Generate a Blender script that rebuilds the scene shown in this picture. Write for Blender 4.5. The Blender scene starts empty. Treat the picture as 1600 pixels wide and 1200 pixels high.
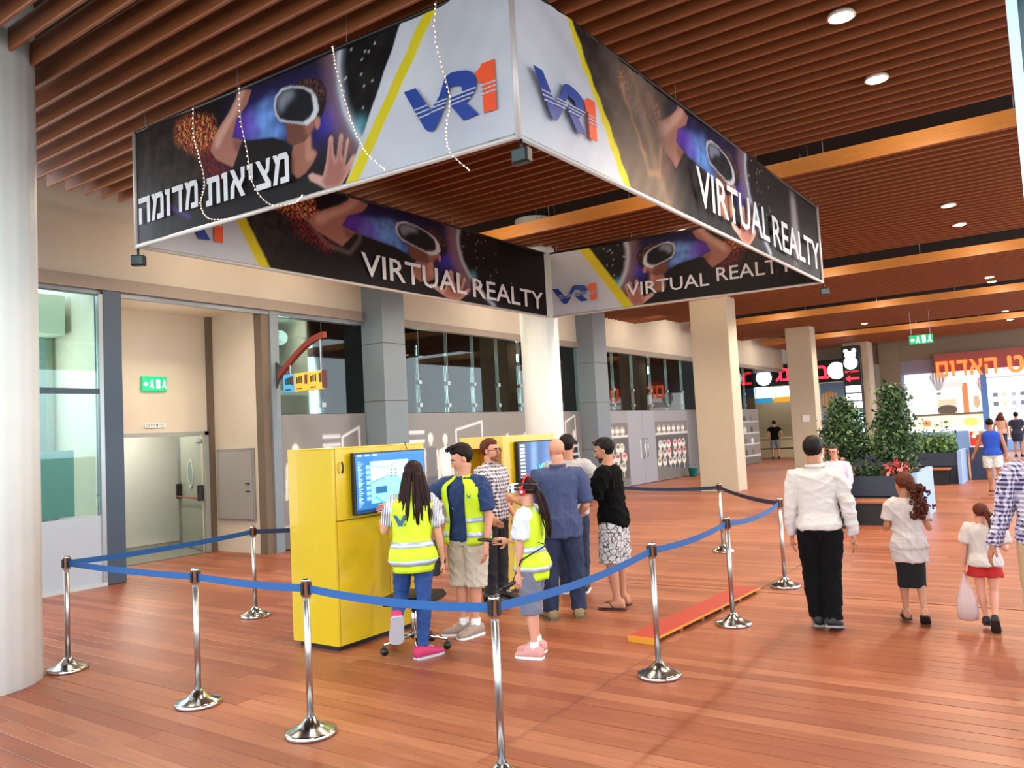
import bpy, math, random
import numpy as np
from mathutils import Vector, Matrix

# ------------------------------------------------------------------ camera, world, lamps, exposure
SC = bpy.context.scene
COL = SC.collection
FOC, CAMH = 1240.0, 1.85
_u = np.array([-.0519, 1, 78.85/FOC]); _u /= np.linalg.norm(_u)
_y = np.array([860., -(78.85-.0519*860), FOC]); _y -= _u*(_y@_u); _y /= np.linalg.norm(_y)
_c = lambda v: np.array([v[0], v[1], -v[2]])
_Z = _c(_u); _Y = _c(_y); _X = np.cross(_Y, _Z)
CM = np.array([_X, _Y, _Z])
cam = bpy.data.cameras.new('camera'); cam.sensor_width = 36.0; cam.lens = FOC/1600*36.0
cam.clip_end = 300
camo = bpy.data.objects.new('camera', cam); COL.objects.link(camo)
_m = Matrix(CM.tolist()).to_4x4(); _m.translation = (0, 0, CAMH); camo.matrix_world = _m
SC.camera = camo
SC.view_settings.view_transform = 'Standard'; SC.view_settings.look = 'None'
SC.view_settings.gamma = 1; SC.view_settings.use_curve_mapping = False
SC.view_settings.exposure = 0.38
w = bpy.data.worlds.new('world'); SC.world = w; w.use_nodes = True
nt = w.node_tree; nt.nodes.clear()
tc = nt.nodes.new('ShaderNodeTexCoord'); sx = nt.nodes.new('ShaderNodeSeparateXYZ')
cr = nt.nodes.new('ShaderNodeValToRGB'); bg = nt.nodes.new('ShaderNodeBackground'); wo = nt.nodes.new('ShaderNodeOutputWorld')
mr = nt.nodes.new('ShaderNodeMapRange'); mr.inputs[1].default_value = -1; mr.inputs[2].default_value = 1
nt.links.new(tc.outputs['Generated'], sx.inputs[0]); nt.links.new(sx.outputs[2], mr.inputs[0])
nt.links.new(mr.outputs[0], cr.inputs[0]); nt.links.new(cr.outputs[0], bg.inputs[0]); nt.links.new(bg.outputs[0], wo.inputs[0])
e = cr.color_ramp.elements
e[0].position = 0.0; e[0].color = (.42, .40, .37, 1)
e[1].position = 1.0; e[1].color = (.48, .70, 1.0, 1)
k = e.new(.495); k.color = (.50, .48, .45, 1)
k = e.new(.505); k.color = (.85, .95, 1.0, 1)
bg.inputs[1].default_value = 3.6

def lamp(kind, loc, power, color=(1, .8, .6), size=.1, spot=None, aim=None, name='light'):
    l = bpy.data.lights.new(name, kind); l.energy = power; l.color = color
    if kind == 'AREA': l.size = size; l.shape = 'DISK'
    else: l.shadow_soft_size = size
    if spot: l.spot_size = math.radians(spot); l.spot_blend = .6
    o = bpy.data.objects.new(name, l); COL.objects.link(o); o.location = loc
    if aim is not None:
        o.rotation_euler = (Vector(aim)-Vector(loc)).to_track_quat('-Z', 'Y').to_euler()
    return o
LAMPS = [(-1.3, 7.16), (-1.3, 8.75), (-1.3, 15.0), (-1.3, 16.7), (-1.3, 24.0), (-1.3, 24.9), (-1.4, 32.9), (-1.4, 36.2), (-5.8, 31.7), (-5.6, 22.2), (-1.3, 13.0), (-1.3, 1.5)]
WALLL = [(-10.9, 7.5), (-10.9, 9.5), (-10.9, 15.5), (-10.9, 18.), (-10.9, 23.), (-10.9, 26.5), (-10.9, 33.), (-10.9, 36.)]
for x, y in LAMPS:
    lamp('SPOT', (x, y, 5.24), 330, (1, .80, .58), .09, 150, (x, y, 0), 'downlight_lamp')
for y in (5.0, 7.3, 9.6, 13, 15.5, 18, 22, 25, 32, 36):
    for x in (-5.2, -9.2):
        lamp('SPOT', (x, y, 5.24), 200, (1, .83, .62), .09, 150, (x, y, 0), 'downlight_lamp')
for x, y in WALLL:
    lamp('SPOT', (x+.9, y, 5.2), 60, (1, .86, .7), .3, 150, (x-.7, y, 3.9), 'wall_washer_lamp')

for a in (11.45, 20.4, 27.6, 35.9):  # spots added in the bay gaps to brighten the fascia boards
    for x in (-1.2, -4.6, -7.8):
        lamp('SPOT', (x, a-1.15, 5.28), 48, (1, .78, .55), .08, 165, (x, a, 5.15), 'fascia_fill')
sun = bpy.data.lights.new('sun', 'SUN'); sun.energy = 6.0; sun.angle = .01; sun.color = (1, .96, .9)
so = bpy.data.objects.new('sun', sun); COL.objects.link(so); so.rotation_euler = Vector((.22, -.30, -1)).to_track_quat('-Z', 'Y').to_euler()
lamp('POINT', (-11.9, 7.5, 3.2), 20, (1, .97, .9), .3, name='recess_fill')  # unseen fill light added to brighten the recess walls
for y in (10.3, 14.5, 18.5, 24, 27.5, 33): lamp('POINT', (-12.6, y, 4.0), 14, (.8, 1, .95), .15, name='store_fill')  # dim fill lights added inside the stores to lift their interiors
# ------------------------------------------------------------------ helpers
def ray(px, py): return CM @ np.array([px-800, 600-py, -FOC], float)
def onx(px, py, X): r = ray(px, py); t = X/r[0]; return np.array([X, r[1]*t, CAMH+r[2]*t])
def ony(px, py, Y): r = ray(px, py); t = Y/r[1]; return np.array([r[0]*t, Y, CAMH+r[2]*t])
def onz(px, py, z): r = ray(px, py); t = (z-CAMH)/r[2]; return np.array([r[0]*t, r[1]*t, z])

def srgb(h):
    if isinstance(h, str):
        c = [int(h[i:i+2], 16)/255 for i in (0, 2, 4)]
        return tuple(x/12.92 if x <= .04045 else ((x+.055)/1.055)**2.4 for x in c)
    return tuple(h)
MATS = {}
def mat(name, col=(.5, .5, .5), rough=.5, metal=0., emit=0., var=0., scale=8., bump=0., stretch=None, spec=.5, alpha=None, attr=None, coat=0., trans=0.):
    if name in MATS: return MATS[name]
    m = bpy.data.materials.new(name); m.use_nodes = True; t = m.node_tree; n = t.nodes; b = n['Principled BSDF']
    col = srgb(col)
    b.inputs['Base Color'].default_value = (*col, 1); b.inputs['Roughness'].default_value = rough
    b.inputs['Metallic'].default_value = metal; b.inputs['Specular IOR Level'].default_value = spec
    b.inputs['Coat Weight'].default_value = coat; b.inputs['Transmission Weight'].default_value = trans
    if emit:
        b.inputs['Emission Color'].default_value = (*col, 1); b.inputs['Emission Strength'].default_value = emit
    src = None
    if attr:
        a = n.new('ShaderNodeAttribute'); a.attribute_name = attr; src = a.outputs['Color']
        t.links.new(src, b.inputs['Base Color'])
        if emit: t.links.new(src, b.inputs['Emission Color'])
    if var or bump:
        tcn = n.new('ShaderNodeTexCoord'); mp = n.new('ShaderNodeMapping')
        t.links.new(tcn.outputs['Object'], mp.inputs[0])
        if stretch: mp.inputs['Scale'].default_value = stretch
        no = n.new('ShaderNodeTexNoise'); no.inputs['Scale'].default_value = scale; no.inputs['Detail'].default_value = 5
        t.links.new(mp.outputs[0], no.inputs[0])
        if var:
            mx = n.new('ShaderNodeMix'); mx.data_type = 'RGBA'; mx.blend_type = 'MULTIPLY'; mx.inputs[0].default_value = 1
            rp = n.new('ShaderNodeValToRGB'); rp.color_ramp.elements[0].position = .3; rp.color_ramp.elements[1].position = .7
            lo = 1-var; rp.color_ramp.elements[0].color = (lo, lo, lo, 1); rp.color_ramp.elements[1].color = (1, 1, 1, 1)
            t.links.new(no.outputs[0], rp.inputs[0]); t.links.new(rp.outputs[0], mx.inputs[7])
            if src: t.links.new(src, mx.inputs[6])
            else: mx.inputs[6].default_value = (*col, 1)
            t.links.new(mx.outputs[2], b.inputs['Base Color'])
        if bump:
            bp = n.new('ShaderNodeBump'); bp.inputs['Strength'].default_value = bump; bp.inputs['Distance'].default_value = .01
            t.links.new(no.outputs[0], bp.inputs['Height']); t.links.new(bp.outputs[0], b.inputs['Normal'])
    if alpha is not None: b.inputs['Alpha'].default_value = alpha
    MATS[name] = m
    return m

def new_obj(name, mesh, parent=None, m=None, smooth=False):
    o = bpy.data.objects.new(name, mesh); COL.objects.link(o)
    if m is not None:
        if isinstance(m, (list, tuple)):
            for q in m: mesh.materials.append(q)
        else: mesh.materials.append(m)
    if smooth and len(mesh.polygons):
        mesh.polygons.foreach_set('use_smooth', np.ones(len(mesh.polygons), bool))
    if parent is not None: o.parent = parent
    return o
def tag(o, label=None, cat=None, group=None, kind=None):
    if label: o['label'] = label
    if cat: o['category'] = cat
    if group: o['group'] = group
    if kind: o['kind'] = kind
    return o
def empty(name, loc, rz=0., label=None, cat=None, group=None):
    o = bpy.data.objects.new(name, None); COL.objects.link(o); o.location = loc; o.rotation_euler = (0, 0, rz)
    o.empty_display_size = .1
    return tag(o, label, cat, group)
def settle(root, loc):
    """children were built in world space under a root at the origin: move the root to the thing's base"""
    root.location = loc
    for c in root.children: c.matrix_parent_inverse = Matrix.Translation(-Vector(loc))
def copy_tree(o, parent=None):
    c = o.copy(); COL.objects.link(c)
    if parent is not None: c.parent = parent
    for ch in list(o.children): copy_tree(ch, c)
    return c

class MB:
    """collects verts and faces, builds ONE mesh"""
    def __init__(s): s.v = []; s.f = []; s.mi = []
    def add(s, vs, fs, mi=0):
        b = len(s.v); s.v.extend([tuple(map(float, p)) for p in vs]); s.f.extend([tuple(i+b for i in f) for f in fs]); s.mi.extend([mi]*len(fs)); return s
    def box(s, x0, y0, z0, x1, y1, z1, mi=0, bev=0.):
        if bev <= 0:
            v = [(x, y, z) for z in (z0, z1) for x, y in ((x0, y0), (x1, y0), (x1, y1), (x0, y1))]
            return s.add(v, [(3, 2, 1, 0), (4, 5, 6, 7), (0, 1, 5, 4), (1, 2, 6, 5), (2, 3, 7, 6), (3, 0, 4, 7)], mi)
        b = bev; n0 = [(x0+b, y0), (x1-b, y0), (x1, y0+b), (x1, y1-b), (x1-b, y1), (x0+b, y1), (x0, y1-b), (x0, y0+b)]
        n1 = [(x0+b, y0+b), (x1-b, y0+b), (x1-b, y0+b), (x1-b, y1-b), (x1-b, y1-b), (x0+b, y1-b), (x0+b, y1-b), (x0+b, y0+b)]
        v = [(*p, z0) for p in n1]+[(*p, z0+b) for p in n0]+[(*p, z1-b) for p in n0]+[(*p, z1) for p in n1]
        f = [tuple(range(7, -1, -1)), tuple(range(24, 32))]
        for k in range(3):
            for i in range(8): f.append((k*8+i, k*8+(i+1) % 8, k*8+8+(i+1) % 8, k*8+8+i))
        return s.add(v, f, mi)
    def tube(s, pts, rad, n=8, mi=0, cap=True):
        pts = [np.array(p, float) for p in pts]; N = len(pts)
        rad = [rad]*N if np.isscalar(rad) else rad
        tv = []
        for i in range(N):
            d = pts[min(i+1, N-1)]-pts[max(i-1, 0)]; tv.append(d/(np.linalg.norm(d)+1e-9))
        a = np.array([0, 0, 1.]) if abs(tv[0][2]) < .9 else np.array([1., 0, 0])
        nn = np.cross(tv[0], a); nn /= np.linalg.norm(nn)
        V = []
        for i in range(N):
            nn = nn-tv[i]*(nn@tv[i]); nn /= (np.linalg.norm(nn)+1e-9); bb = np.cross(tv[i], nn)
            for j in range(n):
                t = 2*math.pi*j/n; V.append(pts[i]+rad[i]*(math.cos(t)*nn+math.sin(t)*bb))
        F = [(i*n+j, i*n+(j+1) % n, (i+1)*n+(j+1) % n, (i+1)*n+j) for i in range(N-1) for j in range(n)]
        if cap: F += [tuple(range(n-1, -1, -1)), tuple(range((N-1)*n, N*n))]
        return s.add(V, F, mi)
    def lathe(s, prof, c=(0, 0, 0), n=24, mi=0):
        V = [(c[0]+r*math.cos(2*math.pi*j/n), c[1]+r*math.sin(2*math.pi*j/n), c[2]+z) for r, z in prof for j in range(n)]
        N = len(prof)
        F = [(i*n+j, i*n+(j+1) % n, (i+1)*n+(j+1) % n, (i+1)*n+j) for i in range(N-1) for j in range(n)]
        F += [tuple(range(n-1, -1, -1)), tuple(range((N-1)*n, N*n))]
        return s.add(V, F, mi)
    def ell(s, c, r, n=12, m=8, R=None, mi=0):
        V = []; c = np.array(c, float)
        for i in range(m+1):
            a = math.pi*i/m
            for j in range(n):
                t = 2*math.pi*j/n; p = np.array([r[0]*math.sin(a)*math.cos(t), r[1]*math.sin(a)*math.sin(t), r[2]*math.cos(a)])
                if R is not None: p = R @ p
                V.append(c+p)
        F = [(i*n+j, (i+1)*n+j, (i+1)*n+(j+1) % n, i*n+(j+1) % n) for i in range(m) for j in range(n)]
        return s.add(V, F, mi)
    def rings(s, R, mi=0, cap=True):
        """loft through rings (each an array of n points)"""
        n = len(R[0]); V = [p for r in R for p in r]; N = len(R)
        F = [(i*n+j, i*n+(j+1) % n, (i+1)*n+(j+1) % n, (i+1)*n+j) for i in range(N-1) for j in range(n)]
        if cap: F += [tuple(range(n-1, -1, -1)), tuple(range((N-1)*n, N*n))]
        return s.add(V, F, mi)
    def prism(s, poly, O, U, W, t, mi=0):
        """poly in (a,b) on plane O + a*U + b*W, thickness t along U x W (front at +t)"""
        O, U, W = (np.array(q, float) for q in (O, U, W)); Nn = np.cross(U, W); Nn /= np.linalg.norm(Nn); n = len(poly)
        ar = sum(poly[i][0]*poly[(i+1) % n][1]-poly[(i+1) % n][0]*poly[i][1] for i in range(n))
        if ar < 0: poly = poly[::-1]
        A = [O+a*U+b*W for a, b in poly]; B = [p+Nn*t for p in A]
        F = [tuple(range(n-1, -1, -1)), tuple(range(n, 2*n))]+[(i, (i+1) % n, n+(i+1) % n, n+i) for i in range(n)]
        return s.add(A+B, F, mi)
    def build(s, name, m=None, parent=None, smooth=False, **kw):
        me = bpy.data.meshes.new(name); me.from_pydata(s.v, [], s.f); me.validate()
        if len(s.mi) == len(me.polygons) and any(s.mi): me.polygons.foreach_set('material_index', s.mi)
        o = new_obj(name, me, parent, m, smooth)
        if kw: tag(o, **kw)
        return o
def structure(o): o['kind'] = 'structure'; return o
def sbox(name, c, m, parent=None, bev=0., **kw):
    o = MB().box(*c, bev=bev).build(name, m, parent)
    if kw: tag(o, **kw)
    return o

def text_obj(name, body, O, U, W, w, h, m, parent=None, offset=0., ext=.002, bold=0.):
    """font lettering filled into the box O..O+w*U..h*W; mesh"""
    c = bpy.data.curves.new(name, 'FONT'); c.body = body; c.offset = offset; c.extrude = 0; c.resolution_u = 2
    t = bpy.data.objects.new('tmp', c); COL.objects.link(t)
    bpy.context.view_layer.update()
    dg = bpy.context.evaluated_depsgraph_get(); me = bpy.data.meshes.new_from_object(t.evaluated_get(dg))
    bpy.data.objects.remove(t); bpy.data.curves.remove(c)
    v = np.array([q.co[:] for q in me.vertices]); lo = v.min(0); hi = v.max(0)
    v = (v-lo)/(hi-lo+1e-9)
    U, W, O = (np.array(q, float) for q in (U, W, O)); N = np.cross(U, W)
    co = O+v[:, :1]*w*U+v[:, 1:2]*h*W+N*ext
    for q, p in zip(me.vertices, co): q.co = p
    me.name = name
    if bold:
        F = [tuple(q.vertices) for q in me.polygons]; n = len(co); V = []; FF = []
        for i, (a, b_) in enumerate(((0, 0), (1, 0), (-1, 0), (0, 1), (0, -1), (.7, .7), (-.7, .7), (.7, -.7), (-.7, -.7))):
            V += [tuple(p) for p in co+U*a*bold+W*b_*bold+N*i*.0002]; FF += [tuple(k+i*n for k in f) for f in F]
        bpy.data.meshes.remove(me); me = bpy.data.meshes.new(name); me.from_pydata(V, [], FF)
    return new_obj(name, me, parent, m)

HEB = {  # block letters as overlapping strokes in a unit box, with their widths
 'ה': (.95, [[(0, .8), (1, .8), (1, 1), (0, 1)], [(.76, 0), (1, 0), (1, .9), (.76, .9)], [(.02, 0), (.26, 0), (.26, .62), (.02, .62)]]),
 'ד': (.85, [[(0, .8), (1, .8), (1, 1), (0, 1)], [(.62, 0), (.88, 0), (.88, .9), (.62, .9)]]),
 'ו': (.42, [[(.3, 0), (.9, 0), (.9, 1), (.3, 1)], [(0, .82), (.5, .82), (.5, 1), (0, 1)]]),
 'י': (.42, [[(.3, .45), (.9, .45), (.9, 1), (.3, 1)], [(0, .82), (.5, .82), (.5, 1), (0, 1)]]),
 'מ': (1., [[(0, 0), (.24, 0), (.48, .86), (.26, .95)], [(0, 1), (.24, 1), (.40, .72), (.24, .6)], [(.34, .8), (.9, .8), (.8, 1), (.34, 1)], [(.76, 0), (1, 0), (1, .82), (.88, 1), (.76, .9)], [(.46, 0), (1, 0), (1, .2), (.46, .2)]]),
 'ם': (.95, [[(0, 0), (1, 0), (1, .2), (0, .2)], [(0, .8), (1, .8), (1, 1), (0, 1)], [(0, .1), (.24, .1), (.24, .9), (0, .9)], [(.76, .1), (1, .1), (1, .9), (.76, .9)]]),
 'ת': (1., [[(.08, .8), (.9, .8), (1, .9), (.9, 1), (.08, 1)], [(.76, 0), (1, 0), (1, .9), (.76, .9)], [(.2, 0), (.43, 0), (.43, .9), (.2, .9)], [(0, 0), (.3, 0), (.3, .2), (0, .2)]]),
 'א': (1., [[(0, 1), (.28, 1), (1, 0), (.72, 0)], [(.74, 1), (1, 1), (.98, .62), (.72, .34), (.6, .5), (.76, .66)], [(0, 0), (.25, 0), (.27, .4), (.42, .55), (.28, .72), (.03, .42)]]),
 'צ': (.95, [[(0, 0), (1, 0), (1, .2), (0, .2)], [(0, 1), (.27, 1), (1, .18), (.68, .18)], [(.74, 1), (1, 1), (.9, .56), (.62, .38), (.52, .52), (.72, .68)]])}
def heb_obj(name, seq, O, U, W, w, h, m, parent=None, ext=.002, gap=.16):
    U, W, O = (np.array(q, float) for q in (U, W, O)); tot = sum(HEB[c][0] for c in seq)+gap*(len(seq)-1); x = 0; b = MB(); k = 0
    for c in seq:
        cw, sh = HEB[c]
        for poly in sh: b.prism([((x+a*cw)/tot*w, q*h) for a, q in poly], O, U, W, ext+k*.0003); k = (k+1) % 5
        x += cw+gap
    return b.build(name, m, parent)

# ---- painting a flat print onto a grid of vertex colours -------------------------------------
class Print:
    """w x h metres, origin lower left; colours per vertex"""
    def __init__(s, w, h, step, base):
        s.nx = max(2, int(w/step)+1); s.nz = max(2, int(h/step)+1); s.w = w; s.h = h
        s.X, s.Z = np.meshgrid(np.linspace(0, w, s.nx), np.linspace(0, h, s.nz)); s.step = step
        s.C = np.empty((s.nz, s.nx, 3)); s.C[:] = srgb(base)
    def mask(s, poly):
        P = np.array(poly, float); m = np.zeros(s.X.shape)
        for dx, dz in ((-.25, -.25), (.25, -.25), (-.25, .25), (.25, .25)):
            x = s.X+dx*s.step; z = s.Z+dz*s.step; ins = np.zeros(x.shape, bool); j = len(P)-1
            for i in range(len(P)):
                c = ((P[i, 1] > z) != (P[j, 1] > z)) & (x < (P[j, 0]-P[i, 0])*(z-P[i, 1])/(P[j, 1]-P[i, 1]+1e-12)+P[i, 0])
                ins ^= c; j = i
            m += ins*.25
        return m
    def soft(s, m, r):
        k = max(1, int(r/s.step))
        for _ in range(2):
            for ax in (0, 1):
                a = np.cumsum(np.pad(m, [(k, k) if q == ax else (0, 0) for q in (0, 1)], mode='edge'), axis=ax)
                if ax == 0: a = np.vstack([np.zeros((1, a.shape[1])), a]); m = (a[2*k+1:]-a[:-2*k-1])/(2*k+1) if a.shape[0] > 2*k+1 else m
                else: a = np.hstack([np.zeros((a.shape[0], 1)), a]); m = (a[:, 2*k+1:]-a[:, :-2*k-1])/(2*k+1)
        return m
    def put(s, m, col, a=1.):
        m = np.clip(m*a, 0, 1)[..., None]; s.C = s.C*(1-m)+np.array(srgb(col))*m
    def poly(s, pts, col, a=1., soft=0, noise=0):
        m = s.mask(pts)
        if soft: m = s.soft(m, soft)
        if noise: m = m*(.4+noise*s.tex())
        s.put(m, col, a)
    def tex(s, f=9., sd=1):
        rs = np.random.RandomState(sd); o = np.zeros(s.X.shape)
        for i in range(14):
            a = rs.rand()*6.28; q = f*(1+rs.rand()*3); o += np.sin(q*(math.cos(a)*s.X+math.sin(a)*s.Z)+rs.rand()*6)
        return np.clip(.5+o*.09, 0, 1)
    def ell(s, cx, cz, rx, rz, col, a=1., soft=0, rot=0.):
        c, n = math.cos(rot), math.sin(rot); x = (s.X-cx)*c+(s.Z-cz)*n; z = -(s.X-cx)*n+(s.Z-cz)*c
        m = np.clip(((1-np.hypot(x/rx, z/rz))*min(rx, rz)/s.step)+.5, 0, 1)
        if soft: m = s.soft(m, soft)
        s.put(m, col, a)
    def line(s, pts, wd, col, a=1., soft=0):
        m = np.zeros(s.X.shape)
        for (x0, z0), (x1, z1) in zip(pts[:-1], pts[1:]):
            dx, dz = x1-x0, z1-z0; L = dx*dx+dz*dz+1e-9
            t = np.clip(((s.X-x0)*dx+(s.Z-z0)*dz)/L, 0, 1); d = np.hypot(s.X-x0-t*dx, s.Z-z0-t*dz)
            m = np.maximum(m, np.clip((wd/2-d)/s.step+.5, 0, 1))
        if soft: m = s.soft(m, soft)
        s.put(m, col, a)
    def rect(s, x0, z0, x1, z1, col, a=1., soft=0): s.poly([(x0, z0), (x1, z0), (x1, z1), (x0, z1)], col, a, soft)
    def build(s, name, O, U, W, m, parent=None, disp=None):
        O, U, W = (np.array(q, float) for q in (O, U, W)); N = np.cross(U, W)
        P = O+s.X[..., None]*U+s.Z[..., None]*W
        if disp is not None: P = P+disp(s.X, s.Z)[..., None]*N
        nx, nz = s.nx, s.nz; me = bpy.data.meshes.new(name)
        idx = np.arange(nx*nz).reshape(nz, nx)
        q = np.stack([idx[:-1, :-1], idx[:-1, 1:], idx[1:, 1:], idx[1:, :-1]], -1).reshape(-1, 4)
        me.vertices.add(nx*nz); me.vertices.foreach_set('co', P.reshape(-1).astype(np.float32))
        me.loops.add(q.size); me.loops.foreach_set('vertex_index', q.reshape(-1).astype(np.int32))
        me.polygons.add(len(q)); me.polygons.foreach_set('loop_start', np.arange(0, q.size, 4, dtype=np.int32))
        me.update(calc_edges=True)
        ca = me.color_attributes.new('print', 'FLOAT_COLOR', 'POINT')
        ca.data.foreach_set('color', np.concatenate([s.C.reshape(-1, 3), np.ones((nx*nz, 1))], 1).reshape(-1).astype(np.float32))
        return new_obj(name, me, parent, m, True)
# ------------------------------------------------------------------ materials of the setting
def plank_mat(name, per_object):
    m = bpy.data.materials.new(name); m.use_nodes = True; t = m.node_tree; n = t.nodes; b = n['Principled BSDF']; L = t.links.new
    g = n.new('ShaderNodeNewGeometry'); sp = n.new('ShaderNodeSeparateXYZ'); L(g.outputs['Position'], sp.inputs[0])
    def mth(op, a, bb=None):
        q = n.new('ShaderNodeMath'); q.operation = op
        for i, v in enumerate((a, bb)):
            if v is None: continue
            if isinstance(v, (int, float)): q.inputs[i].default_value = v
            else: L(v, q.inputs[i])
        return q.outputs[0]
    row = mth('FLOOR', mth('DIVIDE', sp.outputs[1], .14))
    if per_object:
        oi = n.new('ShaderNodeObjectInfo'); rnd = oi.outputs['Random']
    else:
        wn = n.new('ShaderNodeTexWhiteNoise'); wn.noise_dimensions = '2D'; cb = n.new('ShaderNodeCombineXYZ')
        wr = n.new('ShaderNodeTexWhiteNoise'); wr.noise_dimensions = '1D'; L(row, wr.inputs['W'])
        seg = mth('FLOOR', mth('ADD', mth('DIVIDE', sp.outputs[0], 2.9), wr.outputs['Value']))
        L(row, cb.inputs[0]); L(seg, cb.inputs[1]); L(cb.outputs[0], wn.inputs['Vector']); rnd = wn.outputs['Value']
    rp = n.new('ShaderNodeValToRGB'); L(rnd, rp.inputs[0]); el = rp.color_ramp.elements
    el[0].color = (*srgb('914b2e'), 1); el[1].color = (*srgb('b06c4a'), 1)
    q = el.new(.5); q.color = (*srgb('9e5939'), 1)
    mp = n.new('ShaderNodeMapping'); mp.inputs['Scale'].default_value = (1.2, 22, 1); L(g.outputs['Position'], mp.inputs[0])
    no = n.new('ShaderNodeTexNoise'); no.inputs['Scale'].default_value = 1.6; no.inputs['Detail'].default_value = 8; no.inputs['Roughness'].default_value = .65; L(mp.outputs[0], no.inputs[0])
    r2 = n.new('ShaderNodeValToRGB'); L(no.outputs[0], r2.inputs[0]); r2.color_ramp.elements[0].position = .3; r2.color_ramp.elements[0].color = (.66, .60, .56, 1); r2.color_ramp.elements[1].position = .72; r2.color_ramp.elements[1].color = (1.2, 1.24, 1.26, 1)
    n2 = n.new('ShaderNodeTexNoise'); n2.inputs['Scale'].default_value = .9; n2.inputs['Detail'].default_value = 3; L(g.outputs['Position'], n2.inputs[0])
    r3 = n.new('ShaderNodeValToRGB'); L(n2.outputs[0], r3.inputs[0]); r3.color_ramp.elements[0].position = .35; r3.color_ramp.elements[0].color = (.86, .82, .8, 1); r3.color_ramp.elements[1].position = .65; r3.color_ramp.elements[1].color = (1.04, 1.06, 1.08, 1)
    def mul(a, c):
        x = n.new('ShaderNodeMix'); x.data_type = 'RGBA'; x.blend_type = 'MULTIPLY'; x.inputs[0].default_value = 1; L(a, x.inputs[6]); L(c, x.inputs[7]); return x.outputs[2]
    L(mul(mul(rp.outputs[0], r2.outputs[0]), r3.outputs[0]), b.inputs['Base Color'])
    rr = n.new('ShaderNodeMapRange'); rr.inputs[3].default_value = .28; rr.inputs[4].default_value = .5; L(no.outputs[0], rr.inputs[0]); L(rr.outputs[0], b.inputs['Roughness'])
    bp = n.new('ShaderNodeBump'); bp.inputs['Strength'].default_value = .25; bp.inputs['Distance'].default_value = .004; L(no.outputs[0], bp.inputs['Height']); L(bp.outputs[0], b.inputs['Normal'])
    return m
M_PLANK = plank_mat('deck_board_wood', True); M_DECK = plank_mat('deck_wood_far', False)
M_GAP = mat('deck_gap', '2a120a', .9)
M_SLAT = mat('ceiling_slat_wood', '985830', .5, var=.25, scale=3, stretch=(1.5, 30, 30))
M_FASC = mat('fascia_wood', 'c4823e', .4, var=.18, scale=3, stretch=(1, 20, 20))
M_PLEN = mat('plenum_black', '17110e', .95)
M_WALL = mat('plaster_beige', 'd2c6b2', .85, var=.06, scale=2.)
M_COLW = mat('column_white', 'eef3ee', .6, var=.05, scale=3, bump=.1)
M_COLB = mat('column_beige', 'c2b49e', .7, var=.06, scale=3)
M_BEAM = mat('beam_taupe', '9a8b7e', .6, var=.06)
M_DARKM = mat('mullion_slate', '3e4c5c', .45, .2)
M_PIER = mat('pier_panel_grey', '7d8890', .45, .1, var=.05, scale=2)
M_ALU = mat('aluminium', 'a8adb0', .35, .8)
M_JAMB = mat('jamb_brown', '6a5a4b', .6)
M_GREYD = mat('door_grey', '8b9085', .5, var=.05)
M_WHITEP = mat('white_wall_inside', 'dcdcd4', .8, var=.05)
M_FLOORG = mat('screed_grey', '7b7a70', .7, var=.15)
M_BLACK = mat('black_plastic', '121214', .4)
M_WHITE = mat('white_plastic', 'e8e8e6', .5)
M_CHROME = mat('polished_steel', 'c8c6c2', .16, 1.); M_BRUSH = mat('brushed_steel', 'b4b0ac', .30, 1.)
M_FILM = mat('window_film', (1, 1, 1), .35, attr='print')
M_STORE = mat('dark_store_interior', '6a7068', .8, var=.2)
def glass_mat(name, tint, alpha):
    m = bpy.data.materials.new(name); m.use_nodes = True; t = m.node_tree; n = t.nodes; n.remove(n['Principled BSDF']); o = n['Material Output']
    tr = n.new('ShaderNodeBsdfTransparent'); tr.inputs[0].default_value = (*tint, 1)
    gl = n.new('ShaderNodeBsdfGlossy'); gl.inputs['Roughness'].default_value = .02; gl.inputs[0].default_value = (.95, 1, 1, 1)
    fr = n.new('ShaderNodeFresnel'); fr.inputs[0].default_value = alpha
    mx = n.new('ShaderNodeMixShader'); t.links.new(fr.outputs[0], mx.inputs[0]); t.links.new(tr.outputs[0], mx.inputs[1]); t.links.new(gl.outputs[0], mx.inputs[2]); t.links.new(mx.outputs[0], o.inputs[0])
    return m
M_GLASS = glass_mat('shop_glass', (.80, .90, .86), 1.5)
M_GLASSL = glass_mat('lobby_glass', (.82, .94, .92), 1.55)

# ------------------------------------------------------------------ floor: deck boards along X
fl = MB().box(-14, -6, -.2, 7, 46, -.02).build('floor', M_GAP); structure(fl)
random.seed(4)
PW = .14; SEAMS = [-9.9, -6.35, -2.9, .55]
r = 13
bm_cache = {}
while r*PW < 7.0:
    y0 = r*PW
    cuts = [-12.4, -2.9]
    off = random.choice((0, 1.2, 2.1)); xs = [-12.4]+[c for c in (-9.9+off, -6.35+off*.6) if c < -3.4]+[-2.9, -.1+off*.5, 2.6]
    for a, c in zip(xs[:-1], xs[1:]):
        if y0 < 2.9 and a > -3: continue
        key = round(c-a, 2)
        if key not in bm_cache:
            bm_cache[key] = MB().box(.0015, .0025, -.03, c-a-.0015, PW-.0025, 0, bev=.002).build('plank', M_PLANK, fl).data
            o = [q for q in fl.children if q.data == bm_cache[key]][0]
        else:
            o = bpy.data.objects.new('plank', bm_cache[key]); COL.objects.link(o); o.parent = fl
        o.location = (a, y0, random.uniform(-.0012, 0))
    r += 1
mb = MB()
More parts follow.
